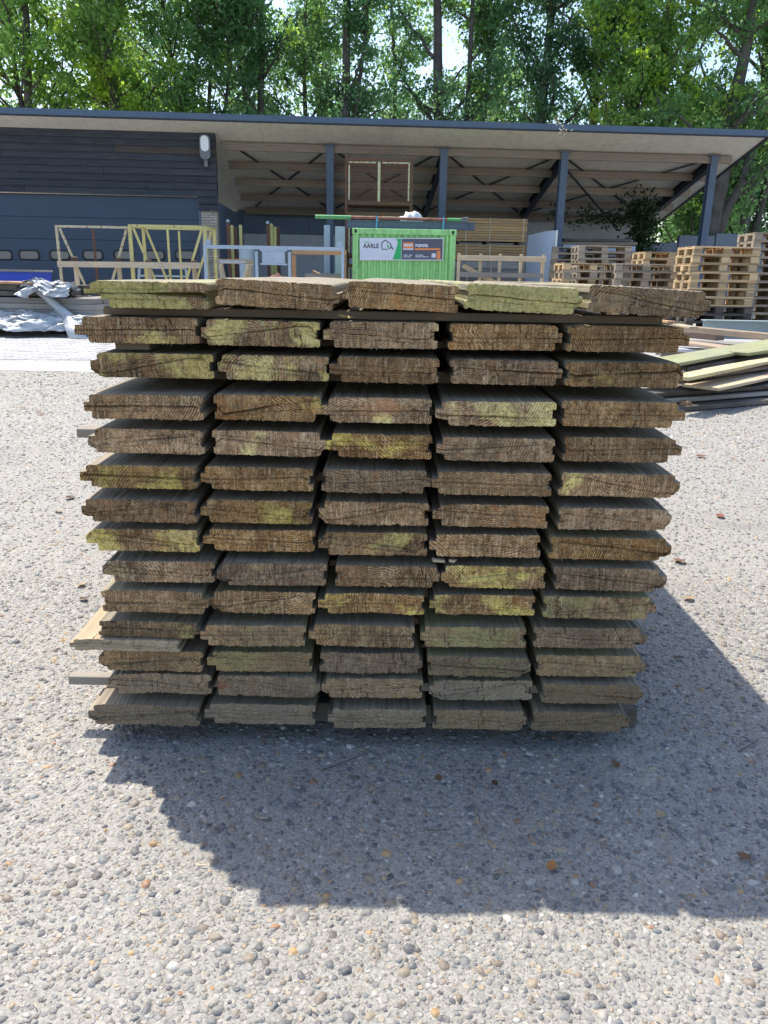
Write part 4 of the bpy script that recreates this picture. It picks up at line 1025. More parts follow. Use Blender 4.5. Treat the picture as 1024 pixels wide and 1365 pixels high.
# ------------------------------------------------------------------ loose discarded boards at right
JG = 'discarded boards in the heap at right'
def board(label, p0, p1, z0, z1, w, t, mat, roll=0.0, name='loose_board'):
    """p0, p1 are ground positions of the ends"""
    t *= .78
    a = Vector((p0[0], p0[1], z0)); b = Vector((p1[0], p1[1], z1)); d = (b - a); L = d.length; d.normalize()
    sd = d.cross(Vector((0, 0, 1))).normalized(); u2 = sd.cross(d)
    M = Matrix((d, -sd, u2)).transposed() @ Matrix.Rotation(roll, 3, 'X')
    g = MB(); g.box((0, 0, 0), (L, w, t), ch=min(t * .18, .004)); o = g.build(name, mat); o.matrix_world = Matrix.Translation((a + b) / 2) @ M.to_4x4()
    return tag(o, label, 'board', JG)
def P(px, py, z): # yard position of a spot z above the ground
    d = _r * ((px - 512) / FPX) + _u * ((682.5 - py) / FPX) + _f; t = (z - CAM_H) / d.z; return (d.x * t, d.y * t)
board('lowest dark board along the front of the heap', P(852, 547, .02), P(1100, 527, .02), .022, .022, .16, .042, M_DARKWOOD)
board('thin olive board second from the ground at the heap front', P(868, 533, .065), P(1110, 515, .065), .066, .066, .20, .038, M_GREYPACK)
board('long grey board with a lit edge third from the ground', P(852, 524, .11), P(1090, 508, .11), .108, .110, .22, .036, M_DARKWOOD)
board('wide pinkish board with a white sawn end on the heap front', P(934, 516, .16), P(1075, 488, .16), .158, .160, .26, .030, M_PALEWOOD)
board('dark purple-brown board behind the pinkish board', P(905, 509, .15), P(1110, 489, .17), .150, .168, .30, .034, M_BOARDRED)
board('narrow red-brown board under the yellow board', P(900, 503, .2), P(1115, 474, .2), .196, .205, .20, .034, M_BOARDRED)
board('bright yellow fresh board slanting across the heap', P(906, 503, .245), P(1100, 466, .245), .240, .250, .13, .034, M_BOARDYEL)
board('dark shaded board just behind the yellow board', P(898, 489, .24), P(1110, 456, .24), .232, .246, .22, .036, M_DARKWOOD)
board('wide algae green board lying flat on the heap', P(862, 485, .30), P(1060, 452, .30), .288, .300, .27, .034, M_BOARDGREEN)
board('second green edged board at the right picture edge', P(985, 468, .32), P(1120, 452, .32), .300, .318, .16, .034, M_BOARDGREEN)
board('weathered brown board beyond the green board', P(880, 452, .26), P(1010, 470, .26), .262, .262, .24, .034, M_BOARDBRN)
board('white painted board half hidden behind the planks', P(900, 466, .2), P(1010, 470, .2), .205, .205, .22, .03, M_SIGNW)
board('long brown beam across the back of the heap', P(850, 432, .30), P(1120, 458, .30), .300, .300, .16, .09, M_BOARDBRN)
board('grey dark beam behind the long brown beam', P(960, 452, .30), P(1130, 462, .30), .19, .19, .14, .09, M_DARKWOOD)
board('brown squared beam at the back left of the heap', P(850, 440, .2), P(960, 450, .2), .200, .200, .16, .09, M_BOARDRED)
board('short brown offcut lying on the back beam', P(878, 428, .36), P(895, 430, .36), .365, .365, .1, .035, M_ORANGEWOOD)
board('short pinkish offcut lying on the back beam', P(902, 433, .36), P(925, 437, .36), .362, .362, .1, .03, M_PALEWOOD)
board('blackened bottom board at the back of the heap', P(880, 470, .06), P(1120, 480, .06), .06, .06, .5, .09, M_DARKWOOD)
board('hidden grey plank carrying the heap at the back', P(870, 455, .14), P(1120, 466, .14), .14, .14, .5, .06, M_GREYPACK)
for i, (a, b, z) in enumerate((((2.35, 5.75), (2.9, 8.2), .03), ((3.9, 5.8), (4.5, 8.4), .03))):
    board(('left bearer under the discarded boards', 'right bearer under the discarded boards')[i], a, b, z, z, .1, .06, M_DARKWOOD)
ox, oy = P(912, 547, .0); o = lump('wood_block', 'orange fresh cut block beside the heap of boards', 'offcut', (ox, oy, .03), (.09, .07, .07), M_ORANGEWOOD, 4)

# ------------------------------------------------------------------ film wrapped pack at left
WY = 10.7
x1, z1 = at(128, 397, WY); x0 = -7.6; w = x1 - x0
o = thing('wrapped_pack', 'beige timber pack in torn film on the paving at left', 'timber pack', (x0, WY, 0))
zt0 = at(60, 420, WY)[1]; h1 = at(60, 397, WY)[1]
for i in range(3):
    for j in range(4): MB().box((w / 2 + .02 * ((i + j) % 2) - .01, .15 + j * .3, zt0 + (h1 - zt0) * (i + .5) / 3), (w - .03, .294, (h1 - zt0) / 3 - .004), ch=.003).build('board', M_GREYPACK, o)
zt1 = at(60, 381, WY)[1]
for i in range(2):
    for j in range(3): MB().box((w / 2 - .25 + .05 * j, .2 + j * .36, h1 + .01 + (zt1 - h1) * (i + .5) / 2), (w - .55, .34, (zt1 - h1) / 2 - .012), ch=.004).build('dark_board', M_DARKWOOD, o)
for j in range(4): MB().box((w / 2 - .35, .12 + j * .3, zt1 + .025), (w - .7, .27, .028), ch=.003).build('top_board', M_ORANGEWOOD, o)
for xx in (.5, 1.7, 2.9, w - .2): MB().box((xx, .6, zt0 / 2), (.1, 1.2, zt0 - .004)).build('bearer', M_DARKWOOD, o)
def film(label, x0, x1, y0, y1, zf, amp, seed, mat=M_PLASTIC, nx=70, ny=24):
    r = np.random.default_rng(seed); X, Yv = np.meshgrid(np.linspace(x0, x1, nx), np.linspace(y0, y1, ny)); Z = np.zeros_like(X)
    for k_ in range(26):
        a = r.uniform(0, 2 * math.pi); f = r.uniform(3, 26); Z += np.abs(np.sin((X * math.cos(a) + Yv * math.sin(a)) * f + r.uniform(0, 6))) / f ** .75
    Z = (Z - Z.min()) / (Z.max() - Z.min()); Z = np.array([[zf(xx, yy) for xx in X[0]] for yy in Yv[:, 0]]) + amp * Z
    Zn = np.zeros_like(X)
    for k_ in range(22):
        a = r.uniform(0, 2 * math.pi); f = r.uniform(5, 40); Zn += np.abs(np.sin((X * math.cos(a) + Yv * 3 * math.sin(a)) * f + r.uniform(0, 6))) / f ** .6
    Yv = Yv + (Zn - Zn.mean()) / Zn.std() * amp * .22
    ed = vnoise(X[0] * 1.7, seed) * .09; Yv = Yv + ed[None] * (1 - (Yv - y0) / (y1 - y0))
    V = np.stack([X, Yv, Z], -1).reshape(-1, 3); F = [(j * nx + i, j * nx + i + 1, (j + 1) * nx + i + 1, (j + 1) * nx + i) for j in range(ny - 1) for i in range(nx - 1)]
    ob = link('plastic_film', npmesh('plastic_film', V, np.array(F), mat, smooth=True)); md = ob.modifiers.new('gauge', 'SOLIDIFY'); md.thickness = .003
    return tag(ob, label, 'film')
film('crumpled pale film bunched on the paving under the wrapped pack', -7.4, x1 - .05, WY - .62, WY + .0, lambda x, y: .004 + max(0, (y - (WY - .60)) / .60) ** .6 * .22, .16, 5)
film('torn white film draped over the right top of the wrapped pack', x1 - 1.0, x1 - .35, WY - .045, WY + .35, lambda x, y: zt1 - .20 + .17 * min(1, max(0, (y - WY + .045) / .2)) + .04 * math.sin(x * 9), .13, 6, nx=60, ny=30)
film('black film folded along the top of the wrapped pack', -7.4, x1 - .95, WY - .03, WY + .5, lambda x, y: zt1 - .13 + .14 * min(1, (y - WY + .03) / .05), .04, 8, M_BLACKF, 60, 14)
# film strip hanging down the front
g = MB(); pts = [(.0, 0, zt1 + .03), (.02, -.03, zt1 - .1), (.12, -.05, h1), (.25, -.07, (h1 + zt0) / 2), (.42, -.16, zt0), (.60, -.5, .16), (.72, -.66, .01)]; V = []; F = []
for i, p in enumerate(pts): V += [(p[0] - .05 - .012 * i, p[1], p[2]), (p[0] + .0, p[1] - .025, p[2] + .01), (p[0] + .05 + .012 * i, p[1], p[2])]
for i in range(len(pts) - 1): F += [(3 * i, 3 * i + 3, 3 * i + 4, 3 * i + 1), (3 * i + 1, 3 * i + 4, 3 * i + 5, 3 * i + 2)]
ob = g.add(V, F).build('film_strip', M_PLASTIC, None, (at(55, 400, WY)[0], WY - .02, 0), smooth=True); ob.modifiers.new('gauge', 'SOLIDIFY').thickness = .004; tag(ob, 'twisted white film strip hanging down the front of the wrapped pack', 'film')
# blue crate beyond
bx, bz = at(40, 361, 13.2); bz0 = at(20, 378, 13.2)[1]
o = thing('blue_crate', 'bright blue plastic crate with a timber rim at the left edge', 'crate', (bx - .9, 13.2, bz0 - .25)); hh = bz - bz0 + .25
for c, d in (((0, 0, hh / 2), (1.8, .03, hh - .04)), ((0, .8, hh / 2), (1.8, .03, hh - .04)), ((-.885, .4, hh / 2), (.03, .76, hh - .04)), ((.885, .4, hh / 2), (.03, .76, hh - .04)), ((0, .4, .03), (1.73, .76, .02))): MB().box(c, d).build('side', M_BLUEBIN, o)
for c, d in (((0, -.02, hh), (1.88, .07, .035)), ((.93, .4, hh + .001), (.05, .75, .033))): MB().box(c, d).build('rim', M_GREYPACK, o)
o = thing('crate_stand', 'low stack of boards carrying the blue crate', 'timber pack', (bx - 1.2, 13.15, 0)); zc_ = bz0 - .252
for i in range(3):
    for j in range(3): MB().box((0, .12 + j * .3, zc_ * (i + .5) / 3), (3.2, .28, zc_ / 3 - .005)).build('board', M_ORANGEWOOD if i == 2 else M_GREYPACK, o)

# ------------------------------------------------------------------ THE STACK of old tongue and groove planks
SYF = 1.24                                                    # distance of its front
ROWS_PX = [417, 465, 511, 563, 610, 656, 700, 741, 782, 820, 862, 900, 933, 971]
BX = [
 [(126, 281), (280, 451), (456, 616), (614, 778), (777, 944)],
 [(98, 267), (269, 431), (431, 589), (595, 753), (754, 922)],
 [(121, 286), (288, 444), (442, 592), (596, 752), (750, 914)],
 [(118, 279), (281, 433), (432, 582), (584, 744), (743, 909)],
 [(121, 277), (278, 434), (437, 580), (585, 744), (746, 905)],
 [(112, 267), (269, 422), (425, 576), (578, 739), (741, 904)],
 [(113, 268), (270, 421), (426, 575), (580, 736), (738, 895)],
 [(117, 270), (272, 425), (428, 574), (576, 726), (729, 893)],
 [(139, 290), (292, 440), (442, 587), (589, 734), (735, 886)],
 [(133, 279), (281, 425), (427, 571), (574, 719), (721, 873)],
 [(128, 268), (270, 413), (414, 558), (561, 706), (708, 863)],
 [(134, 275), (277, 420), (422, 564), (566, 709), (711, 861)],
 [(144, 284), (286, 427), (429, 568), (574, 715), (718, 859)],
 [(121, 270), (272, 424), (438, 572), (574, 703), (705, 838)]]
TH = .0415; LEN = 1.75

def plank_mesh(name, w, th, L, seed, tl, tr, crack=1.0, split=0.0, nv=None, tongue=.008, slant=None, top_shift=0.0):
    """one plank: a finely cut front end with its drying cracks, tongue or groove on the sides.
    tl / tr: +1 tongue, -1 groove on the left / right; split opens the middle crack to the right"""
    r = np.random.default_rng(seed)
    # rows: height fraction, left offset, right offset
    def side(kind):
        lip = r.uniform(.001, .006); low = r.uniform(.002, .013)
        if kind > 0: return {'b': -low, 'm': tongue, 't': -lip}
        return {'b': -r.uniform(0, .004), 'm': -.007, 't': -r.uniform(0, .004)}
    tongue = tongue * r.uniform(.35, 1.15)
    A, B = side(tl), side(tr)
    rows = [(0, 'b', .004), (.035, 'b', .0012), (.09, 'b', 0), (.16, 'b', 0), (.23, 'b', 0), (.30, 'b', 0), (.315, 'm', 0), (.38, 'm', 0), (.44, 'm', 0), (.485, 'm', 0), (.5, 'm', 0), (.515, 'm', 0),
            (.56, 'm', 0), (.62, 'm', 0), (.675, 'm', 0), (.69, 't', 0), (.76, 't', 0), (.83, 't', 0), (.90, 't', 0), (.955, 't', .0012), (1, 't', .0045)]
    v = np.array([q[0] for q in rows]); xl = np.array([-w / 2 - A[q[1]] + q[2] for q in rows]); xr = np.array([w / 2 + B[q[1]] - q[2] for q in rows])
    if top_shift: xl = xl - np.where(v > .5, top_shift, -top_shift * .6)
    KC = 10
    # columns, with close triples where short cracks run down from the top or up from the bottom
    us = list(np.linspace(0, 1, 58)); cr = []
    for q in range(nv if nv is not None else r.integers(0, 4)):
        uc = r.uniform(.08, .92)
        if all(abs(uc - c[0]) > .09 for c in cr): cr.append((uc, r.choice([0, 1, 2], p=[.45, .3, .25]), r.uniform(.00035, .0008) / w, r.normal(0, .06)))
    for uc, *_ in cr: us = [a for a in us if abs(a - uc) > .016]
    cols = sorted([(a, None, 0) for a in us] + [(c[0] + d * c[2], i, d) for i, c in enumerate(cr) for d in (-1, 0, 1)], key=lambda t: t[0])
    u = np.array([c[0] for c in cols]); nu = len(u); nr = len(v)
    U = np.repeat(u[None], nr, 0); Vv = np.repeat(v[:, None], nu, 1)
    bumpu = np.clip(u / .06, 0, 1) * np.clip((1 - u) / .06, 0, 1); bumpu = bumpu * bumpu * (3 - 2 * bumpu)
    s0 = slant if slant is not None else r.normal(0, .30)
    vc = .5 + bumpu * np.clip(s0 * (u - .5) * 1.4 + .011 * vnoise(u * 4 + seed % 17, seed, 2) + .0025 * vnoise(u * 24, seed + 1, 2) + r.normal(0, .05), -.30, .30)
    env = np.clip(.85 + .5 * vnoise(u * 3.1, seed + 2, 2), .12, 1) * np.clip(u / .02, 0, 1) * np.clip((1 - u) / .02, 0, 1) * crack
    cw = (.0004 + .0007 * env * r.choice([.3, .7, 1.1, 2.4])) / th
    if split > 0: cw = cw + split / th * np.clip((u - .25) / .75, 0, 1) ** 1.5 * .5; env = np.maximum(env, np.clip((u - .2) * 2, 0, 1))
    for i in range(nu):
        c = v.copy(); lo = v < .5; c[lo] = v[lo] / .5 * vc[i]; c[~lo] = 1 - (1 - v[~lo]) / .5 * (1 - vc[i])
        c[KC - 1] = vc[i] - cw[i]; c[KC] = vc[i]; c[KC + 1] = vc[i] + cw[i]
        for jj in range(KC - 2, 0, -1): c[jj] = min(c[jj], c[jj + 1] - .004)
        for jj in range(KC + 2, nr - 1): c[jj] = max(c[jj], c[jj - 1] + .004)
        Vv[:, i] = c
    X = xl[:, None] * (1 - U) + xr[:, None] * U; Z = Vv * th
    # lean of the short cracks, only near them
    for i, (uc, mode, hw, ln) in enumerate(cr):
        fall = np.exp(-((U - uc) / .035) ** 2); X += fall * (ln * (Vv - .5) * w * .35 + .0007 * vnoise(Vv[:, 0] * 6 + i, seed + 40 + i, 2)[:, None])
    Y = .0016 * vnoise(u * 2.3, seed + 5)[None] * np.ones_like(U) + .0009 * r.normal(size=U.shape) + .0018 * (Vv - .5) * r.normal()
    Y[KC] += env * r.uniform(.008, .016) + (.05 * np.clip((u - .3) * 2, 0, 1) if split > 0 else 0)
    for j, c in enumerate(cols):
        if c[1] is not None and c[2] == 0:
            uc, mode, hw, ln = cr[c[1]]
            dep = {0: np.clip((Vv[:, j] - vc[j]) * 9 + .2, 0, 1), 1: np.clip((vc[j] - Vv[:, j]) * 9 + .2, 0, 1), 2: np.ones(nr)}[mode]; Y[:, j] += dep * .011 * crack
    Y += np.where(np.arange(nr) > KC, r.normal(0, .0014), 0)[:, None] * np.clip(u * 8, 0, 1)[None]
    # ragged sawn arris
    Z[0] += np.abs(r.normal(0, .0007, nu)) - .0003; Z[-1] -= np.abs(r.normal(0, .0005, nu))
    edge = np.zeros_like(U); edge[0] = edge[-1] = 1; edge[1] = edge[-2] = .35; edge[:, 0] = edge[:, -1] = 1
    Y += edge * np.abs(r.normal(.0005, .0006, U.shape))
    # chipped spots on the arris
    for q in range(r.integers(1, 4)):
        uc = r.choice([r.uniform(0, 1), r.uniform(-.02, .05), r.uniform(.95, 1.02)]); s_ = r.uniform(.008, .03); top = r.random() < .5; f = np.exp(-((u - uc) / s_) ** 2) * r.uniform(.0008, .0032)
        if top: Z[-1] -= f; Z[-2] -= f * .6; Y[-1] += f * 2
        else: Z[0] += f; Z[1] += f * .6; Y[0] += f * 2
    V = np.stack([X, Y, Z], -1).reshape(-1, 3)
    ii, jj = np.meshgrid(np.arange(nr - 1), np.arange(nu - 1), indexing='ij'); a = (ii * nu + jj).ravel()
    F = [np.stack([a, a + 1, a + nu + 1, a + nu], 1)]; mi = [np.zeros(len(a), int)]; sm = [np.ones(len(a), bool)]
    loop = np.concatenate([np.arange(nu), np.arange(1, nr) * nu + nu - 1, (nr - 1) * nu + np.arange(nu - 2, -1, -1), np.arange(nr - 2, 0, -1) * nu])
    # long faces: coarser loop keeps the arris close to the front
    ring0 = V[loop].copy(); n = len(loop); ys = [0, .012, .06, .25, .7, 1.2, L]; rings = []
    Xf = (xl[:, None] * (1 - U) + xr[:, None] * U).reshape(-1); 
    straight = ring0.copy(); straight[:, 0] = Xf[loop]; zz = (v[:, None] * th * np.ones_like(U)).reshape(-1); straight[:, 2] = zz[loop]
    for q, y in enumerate(ys):
        t = min(1, y / .06) if q else 0; R_ = ring0 * (1 - t) + straight * t
        if q: R_[:, 1] = y
        if q: R_[:, 2] += .0006 * vnoise(np.full(n, y * 3.0), seed + 9)
        rings.append(R_)
    base = len(V); V = np.concatenate([V] + rings)
    k_ = np.arange(n); k2 = (k_ + 1) % n
    for q in range(len(ys) - 1):
        b0 = base + q * n; F.append(np.stack([b0 + k_, b0 + n + k_, b0 + n + k2, b0 + k2], 1)); mi.append(np.ones(n, int)); sm.append(np.zeros(n, bool))
    # torn fibres along the lower and upper arris
    nf = int(r.integers(4, 13)); tri = []; fv = []
    for q in range(nf):
        j = int(r.integers(1, nu - 1)); low = r.random() < .75; p = ring0[j] if low else ring0[n // 2 + 2 - 0]
        p = V[j].copy() if low else V[(nr - 1) * nu + j].copy(); L_ = r.uniform(.001, .0038) * (1 if low else .6); wd = r.uniform(.0003, .0008)
        b_ = len(V) + len(fv); fv += [p + np.array([-wd, 0, 0]), p + np.array([wd, 0, 0]), p + np.array([r.normal(0, .0022), -r.uniform(.0, .003), -L_ if low else L_])]; tri.append((b_, b_ + 1, b_ + 2))
    V = np.concatenate([V, np.array(fv)]); tri = np.array(tri)
    quads = np.concatenate(F); bl = base + (len(ys) - 1) * n
    cap = np.arange(bl, bl + n)[::-1][None]
    return npmesh(name, V, [quads, cap, tri], [M_END, M_SIDE], np.concatenate(mi + [np.zeros(1, int), np.ones(len(tri), int)]), np.concatenate(sm + [np.zeros(1 + len(tri), bool)]))

ORDC = ['leftmost', 'second from left', 'middle one', 'second from right', 'rightmost']
ORDR = ['top layer', 'second layer from the top', 'third layer from the top', 'fourth layer from the top', 'fifth layer from the top', 'sixth layer from the top', 'seventh layer from the top',
        'seventh layer from the bottom', 'sixth layer from the bottom', 'fifth layer from the bottom', 'fourth layer from the bottom', 'third layer from the bottom', 'second layer from the bottom', 'bottom layer']
# algae yellow, lichen green, dust for planks that stand out (layer, column), counted from the photograph
SPEC = {(0, 0): (.1, 1.25, .15), (0, 1): (.12, .15, .3), (0, 2): (.1, .3, .25), (0, 3): (.0, 1.35, .0), (0, 4): (.45, .35, .35), (1, 0): (.75, .1, .1), (1, 1): (1.0, .2, .0), (1, 2): (.7, .0, .1), (1, 3): (.1, .1, .1), (1, 4): (.45, .25, .2),
        (2, 0): (1.0, .1, .0), (2, 1): (.9, .2, .0), (2, 3): (.25, .1, 0), (2, 4): (.55, .2, .2), (3, 1): (.6, .1, .1), (3, 2): (.7, .0, .0), (3, 3): (.8, .1, .0), (4, 1): (.55, .0, .0), (4, 2): (.7, .1, .0), (5, 0): (.7, .1, .1), (5, 1): (.4, 0, 0), (5, 3): (.3, 0, .3),
        (5, 4): (.6, .2, .1), (6, 0): (.4, 0, 0), (6, 1): (.7, 0, 0), (6, 4): (.45, .1, .1), (7, 0): (.9, .1, 0), (7, 1): (.6, 0, 0), (7, 2): (.7, 0, 0), (7, 3): (.6, .1, 0), (7, 4): (.5, .6, 0), (8, 1): (.5, 0, .1), (8, 3): (.85, .1, .1), (8, 4): (.5, .1, .1),
        (9, 0): (.45, .5, .1), (9, 1): (.6, .5, 0), (9, 2): (.7, .1, 0), (9, 3): (.9, .5, 0), (9, 4): (.6, .9, 0), (10, 1): (.4, .5, .3), (10, 3): (.3, .9, .2), (10, 4): (.4, .3, .2), (11, 1): (.2, .95, .4), (11, 3): (.1, .95, .3), (11, 4): (.2, .8, .3),
        (12, 3): (.3, .7, .5), (12, 4): (.1, .4, .7)}
zrow = []
for yb in ROWS_PX: zrow.append(at(505, yb, SYF)[1])
zrow[13] = max(zrow[13], .043)
for i in range(12, -1, -1): zrow[i] = max(zrow[i], zrow[i + 1] + TH + .0085)
YOFF = [.004, .012, .010, -.006, -.004, -.006, -.004, -.002, -.003, .002, .000, .004, .006, .004]
for i in range(14):
    for j, (pa, pb) in enumerate(BX[i]):
        seed = 1000 + i * 17 + j * 3
        r = np.random.default_rng(seed)
        py = ROWS_PX[i] + (j - 2) * 2.9 - 16
        xa = at(pa, py, SYF)[0]; xb = at(pb, py, SYF)[0]
        if j < 4:
            xn = at(BX[i][j + 1][0], py, SYF)[0]
        w = xb - xa - .009 * (1 if True else 0)
        tl_, tr_ = (1, -1)
        if j == 4: tl_, tr_ = (-1, 1)
        elif r.random() < .25: tl_, tr_ = (-1, 1)
        xc = (xa + xb) / 2
        kw = {}
        if (i, j) == (0, 0): kw = dict(split=.007, top_shift=.016, slant=.0)
        me = plank_mesh('plank', w, .031 if (i, j) == (10, 0) else TH * r.uniform(.95, 1.0), LEN + r.uniform(-.03, .03), seed, tl_, tr_, crack=r.uniform(.75, 1.1), **kw)
        y = SYF + YOFF[i] + r.normal(0, .004)
        dz = .2217 - zrow[10] if (i, j) == (10, 0) else .0
        tly = 0.0
        if i == 0 and j: tly = (.034, .032, .030, .044)[j - 1]; dz = .0045
        o = link('plank', me, None, (xc, y, zrow[i] + dz), (r.normal(0, .0006), tly + r.normal(0, .0045), r.normal(0, .0022)))
        c = SPEC.get((i, j))
        if c is None: c = (r.uniform(.05, .4), r.uniform(0, .2), r.uniform(0, .15))
        dust = c[2] + (0, 0, 0, 0, 0, 0, 0, 0, .0, .05, .2, .35, .6, .8)[i]
        o.color = (c[0], c[1], min(dust, .95), 1)
        if c[1] > .6: look = 'plank with green lichen on its end'
        elif c[0] > .65: look = 'plank with yellow algae on its end'
        elif dust > .6: look = 'dusty grey plank'
        else: look = 'weathered brown plank'
        tag(o, look + ', ' + ORDC[j] + ' in ' + ORDR[i].replace(' the', ''), 'plank', 'old planks in the stack')
# the loose thinner plank that sticks out on the left
r = np.random.default_rng(99); xa, xb = at(93, 862, 1.224)[0], at(244, 868, 1.224)[0]
zz = .1985
M_LOOSE = wood('pale_loose_plank_wood', (.36, .265, .15), (.58, .45, .285), 'y', tint=.05)
me = plank_mesh('loose_plank', xb - xa - .008, .0225, 1.5, 77, 1, -1, .8, nv=5, tongue=.005)
o = link('plank', me, None, ((xa + xb) / 2, 1.224, zz), (0.0, 0, -.004)); me.materials[0] = M_LOOSE; me.materials[1] = M_LOOSE; o.color = (.15, .1, .0, 1); tag(o, 'thinner pale plank pulled out furthest to the left, low in the stack', 'plank', 'old planks in the stack')
# battens between the layers
def batten(label, x0, x1, y, z, h, d, mat=None, group='battens between the layers'):
    me = MB().box((0, 0, 0), (x1 - x0, d, h), ch=.0012).mesh('batten', mat or M_BATTEN)
    return tag(link('batten', me, None, ((x0 + x1) / 2, y, z + h / 2)), label, 'batten', group)
for i in range(13):
    z = zrow[i + 1] + TH + .0003; h = zrow[i] - z - .0003
    xl_ = at(BX[i][0][0], ROWS_PX[i], SYF)[0]; xr_ = at(BX[i][4][1], ROWS_PX[i], SYF)[0]
    yb = {0: 1.318, 4: 1.46, 12: 1.315}.get(i, 1.44 if i < 4 else 1.39)
    px_l = {0: at(142, 414, 1.31)[0], 4: at(108, 574, 1.46)[0], 12: at(95, 909, 1.315)[0], 10: at(270, 880, 1.39)[0]}.get(i, xl_ + .05 + .02 * math.sin(i * 2.1))
    px_r = {2: xr_ + .012}.get(i, xr_ - .03 - .02 * math.cos(i * 1.7))
    if i == 1: batten('short brown batten end showing under the second layer at left', at(160, 464, 1.30)[0], at(205, 464, 1.30)[0], 1.30, z, h, .045)
    nm = {0: 'sawn batten showing its end under the top layer at left', 4: 'grey batten end poking out left under the fifth layer', 12: 'weathered grey stick poking out far left under the second lowest layer', 2: 'batten with an orange end poking out right under the third layer'}
    batten(nm.get(i, 'front batten in shade below the ' + ORDR[i]), px_l, px_r, yb, z, h, .022 if i == 12 else .045, M_BATTEN_GREY if i in (4, 12) else M_BATTEN)
    batten('rear batten below the ' + ORDR[i], xl_ + .03, xr_ - .03, SYF + 1.45, z, h, .045)
batten('front ground bearer under the whole stack', at(150, 965, 1.36)[0], at(838, 975, 1.36)[0], 1.36, .0005, zrow[13] - .0012, .07, M_DARKWOOD)
batten('rear ground bearer under the whole stack', -.5, .45, SYF + 1.4, .0005, zrow[13] - .0012, .07, M_DARKWOOD)

# wood chips, dry leaves and twigs
def leaf(label, x, y, z, s, rz, tone, tilt=(0, 0), group='dry leaves on the ground', curl=.35):
    m_ = 9; V = []; t = np.linspace(0, 1, m_); wd_ = np.sin(np.pi * t ** .8) * .34
    for i in range(m_):
        zz = curl * s * (t[i] - .5) ** 2
        V += [((t[i] - .5) * s, -wd_[i] * s, zz + curl * .6 * wd_[i] * s), ((t[i] - .5) * s, 0, zz + .0), ((t[i] - .5) * s, wd_[i] * s, zz + curl * .8 * wd_[i] * s)]
    F = []
    for i in range(m_ - 1): F += [(3 * i, 3 * i + 3, 3 * i + 4, 3 * i + 1), (3 * i + 1, 3 * i + 4, 3 * i + 5, 3 * i + 2)]
    me = npmesh('leaf', V, np.array(F), M_DRY, smooth=True, colors=[(*tone, 1)] * len(V)); o = link('leaf', me, None, (x, y, z), (tilt[0], tilt[1], rz)); return tag(o, label, 'leaf', group)
BRN = (.17, .095, .05); TAN = (.36, .27, .16); RED = (.22, .085, .05); DRK = (.09, .055, .035)
GL = [('small reddish leaf on the sunlit concrete at far left', 55, 553, .055, RED), ('dark curled leaf at left beside the seventh layer', 94, 665, .045, DRK), ('pale tan leaf scrap just below the dark curled leaf', 78, 683, .035, TAN), ('tan leaf at left near the fifth lowest layer', 108, 782, .03, TAN),
      ('dark crumb of leaf left of the loose plank', 112, 801, .03, DRK), ('tan leaf lying on the sunlit concrete at right', 918, 800, .04, TAN), ('brown leaf at right beside the sixth layer from the bottom', 905, 750, .045, BRN), ('small dark leaf in the shadow at right', 905, 880, .022, DRK),
      ('red-brown leaf near the right edge of the picture', 960, 690, .045, RED), ('brown leaf scrap far right on the sunlit ground', 935, 610, .06, BRN), ('orange-brown dead leaf in the middle of the shadow', 735, 1158, .022, (.42, .19, .07)), ('thin brown leaf in the shadow near the right edge', 990, 1146, .022, BRN),
      ('tan leaf scrap in the shadow at right', 880, 1090, .02, TAN), ('dark leaf scrap in the shadow right of centre', 660, 1048, .016, DRK), ('brown leaf scrap in the shadow front of the stack', 585, 1040, .017, BRN), ('brown leaf scrap close to the stack in the shadow', 820, 1022, .022, BRN), ('red-brown leaf at far left beyond the reddish one', 30, 545, .05, BRN)]
for i, (lb, a, b, s_, tn) in enumerate(GL):
    x, y = on_ground(a, b); leaf(lb, x, y, .006, s_, i * 1.37, tn, (.12 * math.sin(i), .1 * math.cos(i)))
x, z = at(297, 914, 1.225); leaf('orange-brown leaf caught between planks of the second lowest layer', x, 1.222, z + .002, .021, .3, (.27, .12, .055), (.9, .2), 'leaves caught in the stack')
x, z = at(462, 424, 1.26); leaf('pale yellow leaf scrap lying in the gap below the top layer', x, 1.262, zrow[1] + TH + .004, .03, .2, (.62, .50, .22), (.1, .1), 'leaves caught in the stack')
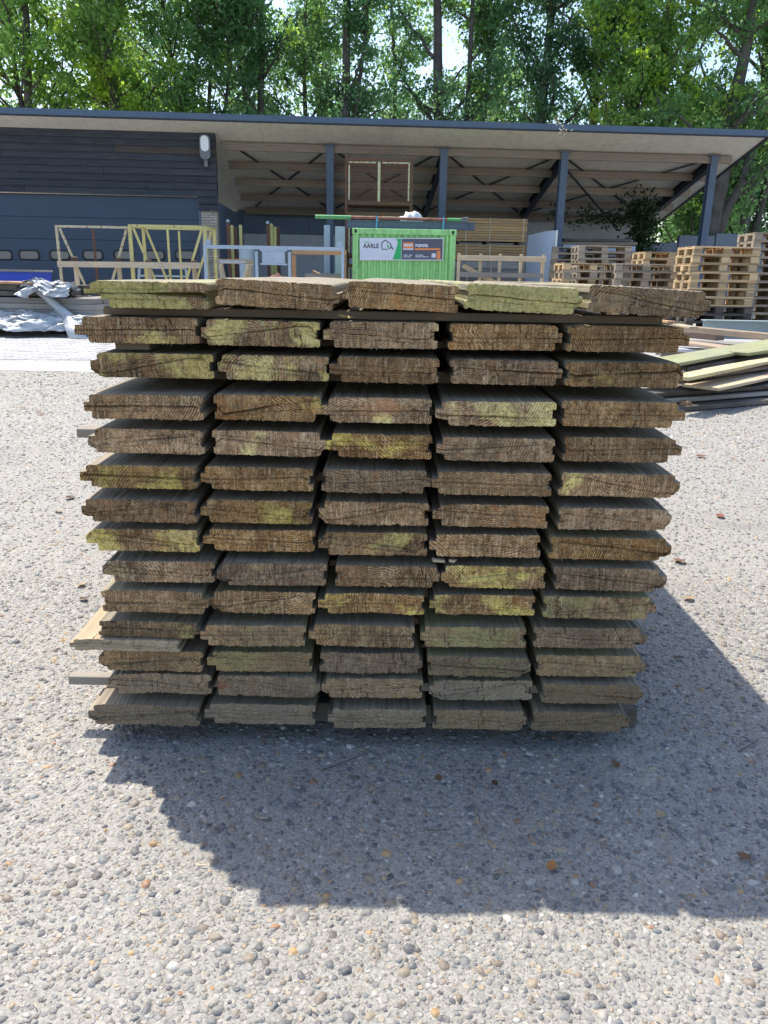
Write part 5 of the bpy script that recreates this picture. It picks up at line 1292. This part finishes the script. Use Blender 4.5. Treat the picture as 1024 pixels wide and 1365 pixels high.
for i, (a, lb) in enumerate(((585, 'short wood chip in the gap above the sixth lowest layer'), (604, 'longer pale wood chip in the gap above the sixth lowest layer'))):
    x = at(a, 744, 1.25)[0]; o = MB().box((0, 0, 0), (.022 - .006 * i, .01, .005), ch=.001).build('wood_chip', M_PALEWOOD, None, (x, 1.255, zrow[8] + TH + .004), (.1, .15, .2 + i)); tag(o, lb, 'chip', 'wood chips in the stack')
# twigs in the shadow
for i, (a, b, a2, b2) in enumerate(((985, 1005, 1012, 990), (890, 1105, 915, 1128), (570, 1110, 600, 1112), (430, 1030, 500, 1005))):
    x0, y0 = on_ground(a, b); x1, y1 = on_ground(a2, b2); o = MB().tube((0, 0, 0), (x1 - x0, y1 - y0, .004), .0012, 5, .0007).build('twig', M_DARKWOOD, None, (x0, y0, .005)); tag(o, ('bent twig in the shadow near the right edge', 'twig in the shadow right of centre', 'short straight twig in the middle of the shadow', 'long thin twig lying close before the stack')[i], 'twig', 'twigs on the ground')
# crumbs on the top planks
for i, (x, y, wh) in enumerate(((.335, 1.29, 'left'), (.352, 1.33, 'middle'), (.372, 1.28, 'right'))):
    lump('wood_crumb', wh + ' of three pale crumbs of rotten wood on the rightmost top plank', 'crumb', (x, y, zrow[0] + TH + .002), (.016, .010, .008), M_PALEWOOD, 30 + i, 'wood crumbs on the stack')

# splinters and sawdust crumbs scattered on the concrete round the stack
V = []; F = []
for i in range(260):
    a = rng.uniform(0, 2 * math.pi); x = rng.normal(0, .75); y = 1.25 + rng.normal(0, .55)
    if y < .62: continue
    L = rng.uniform(.002, .008); w_ = rng.uniform(.0006, .0016); d = np.array([math.cos(a), math.sin(a), rng.normal(0, .12)]); sd = np.array([-math.sin(a), math.cos(a), 0]); c = np.array([x, y, .0045]); n = len(V)
    V += [c - d * L - sd * w_, c - d * L + sd * w_, c + d * L + sd * w_ * .4, c + d * L - sd * w_ * .4, c + np.array([0, 0, w_ * 1.5])]; F += [(n, n + 4, n + 1), (n + 1, n + 4, n + 2), (n + 2, n + 4, n + 3), (n + 3, n + 4, n)]
tag(link('wood_splinters', npmesh('wood_splinters', V, np.array(F), M_PALEWOOD)), 'tiny wood splinters scattered on the concrete round the stack', None, None, 'stuff')
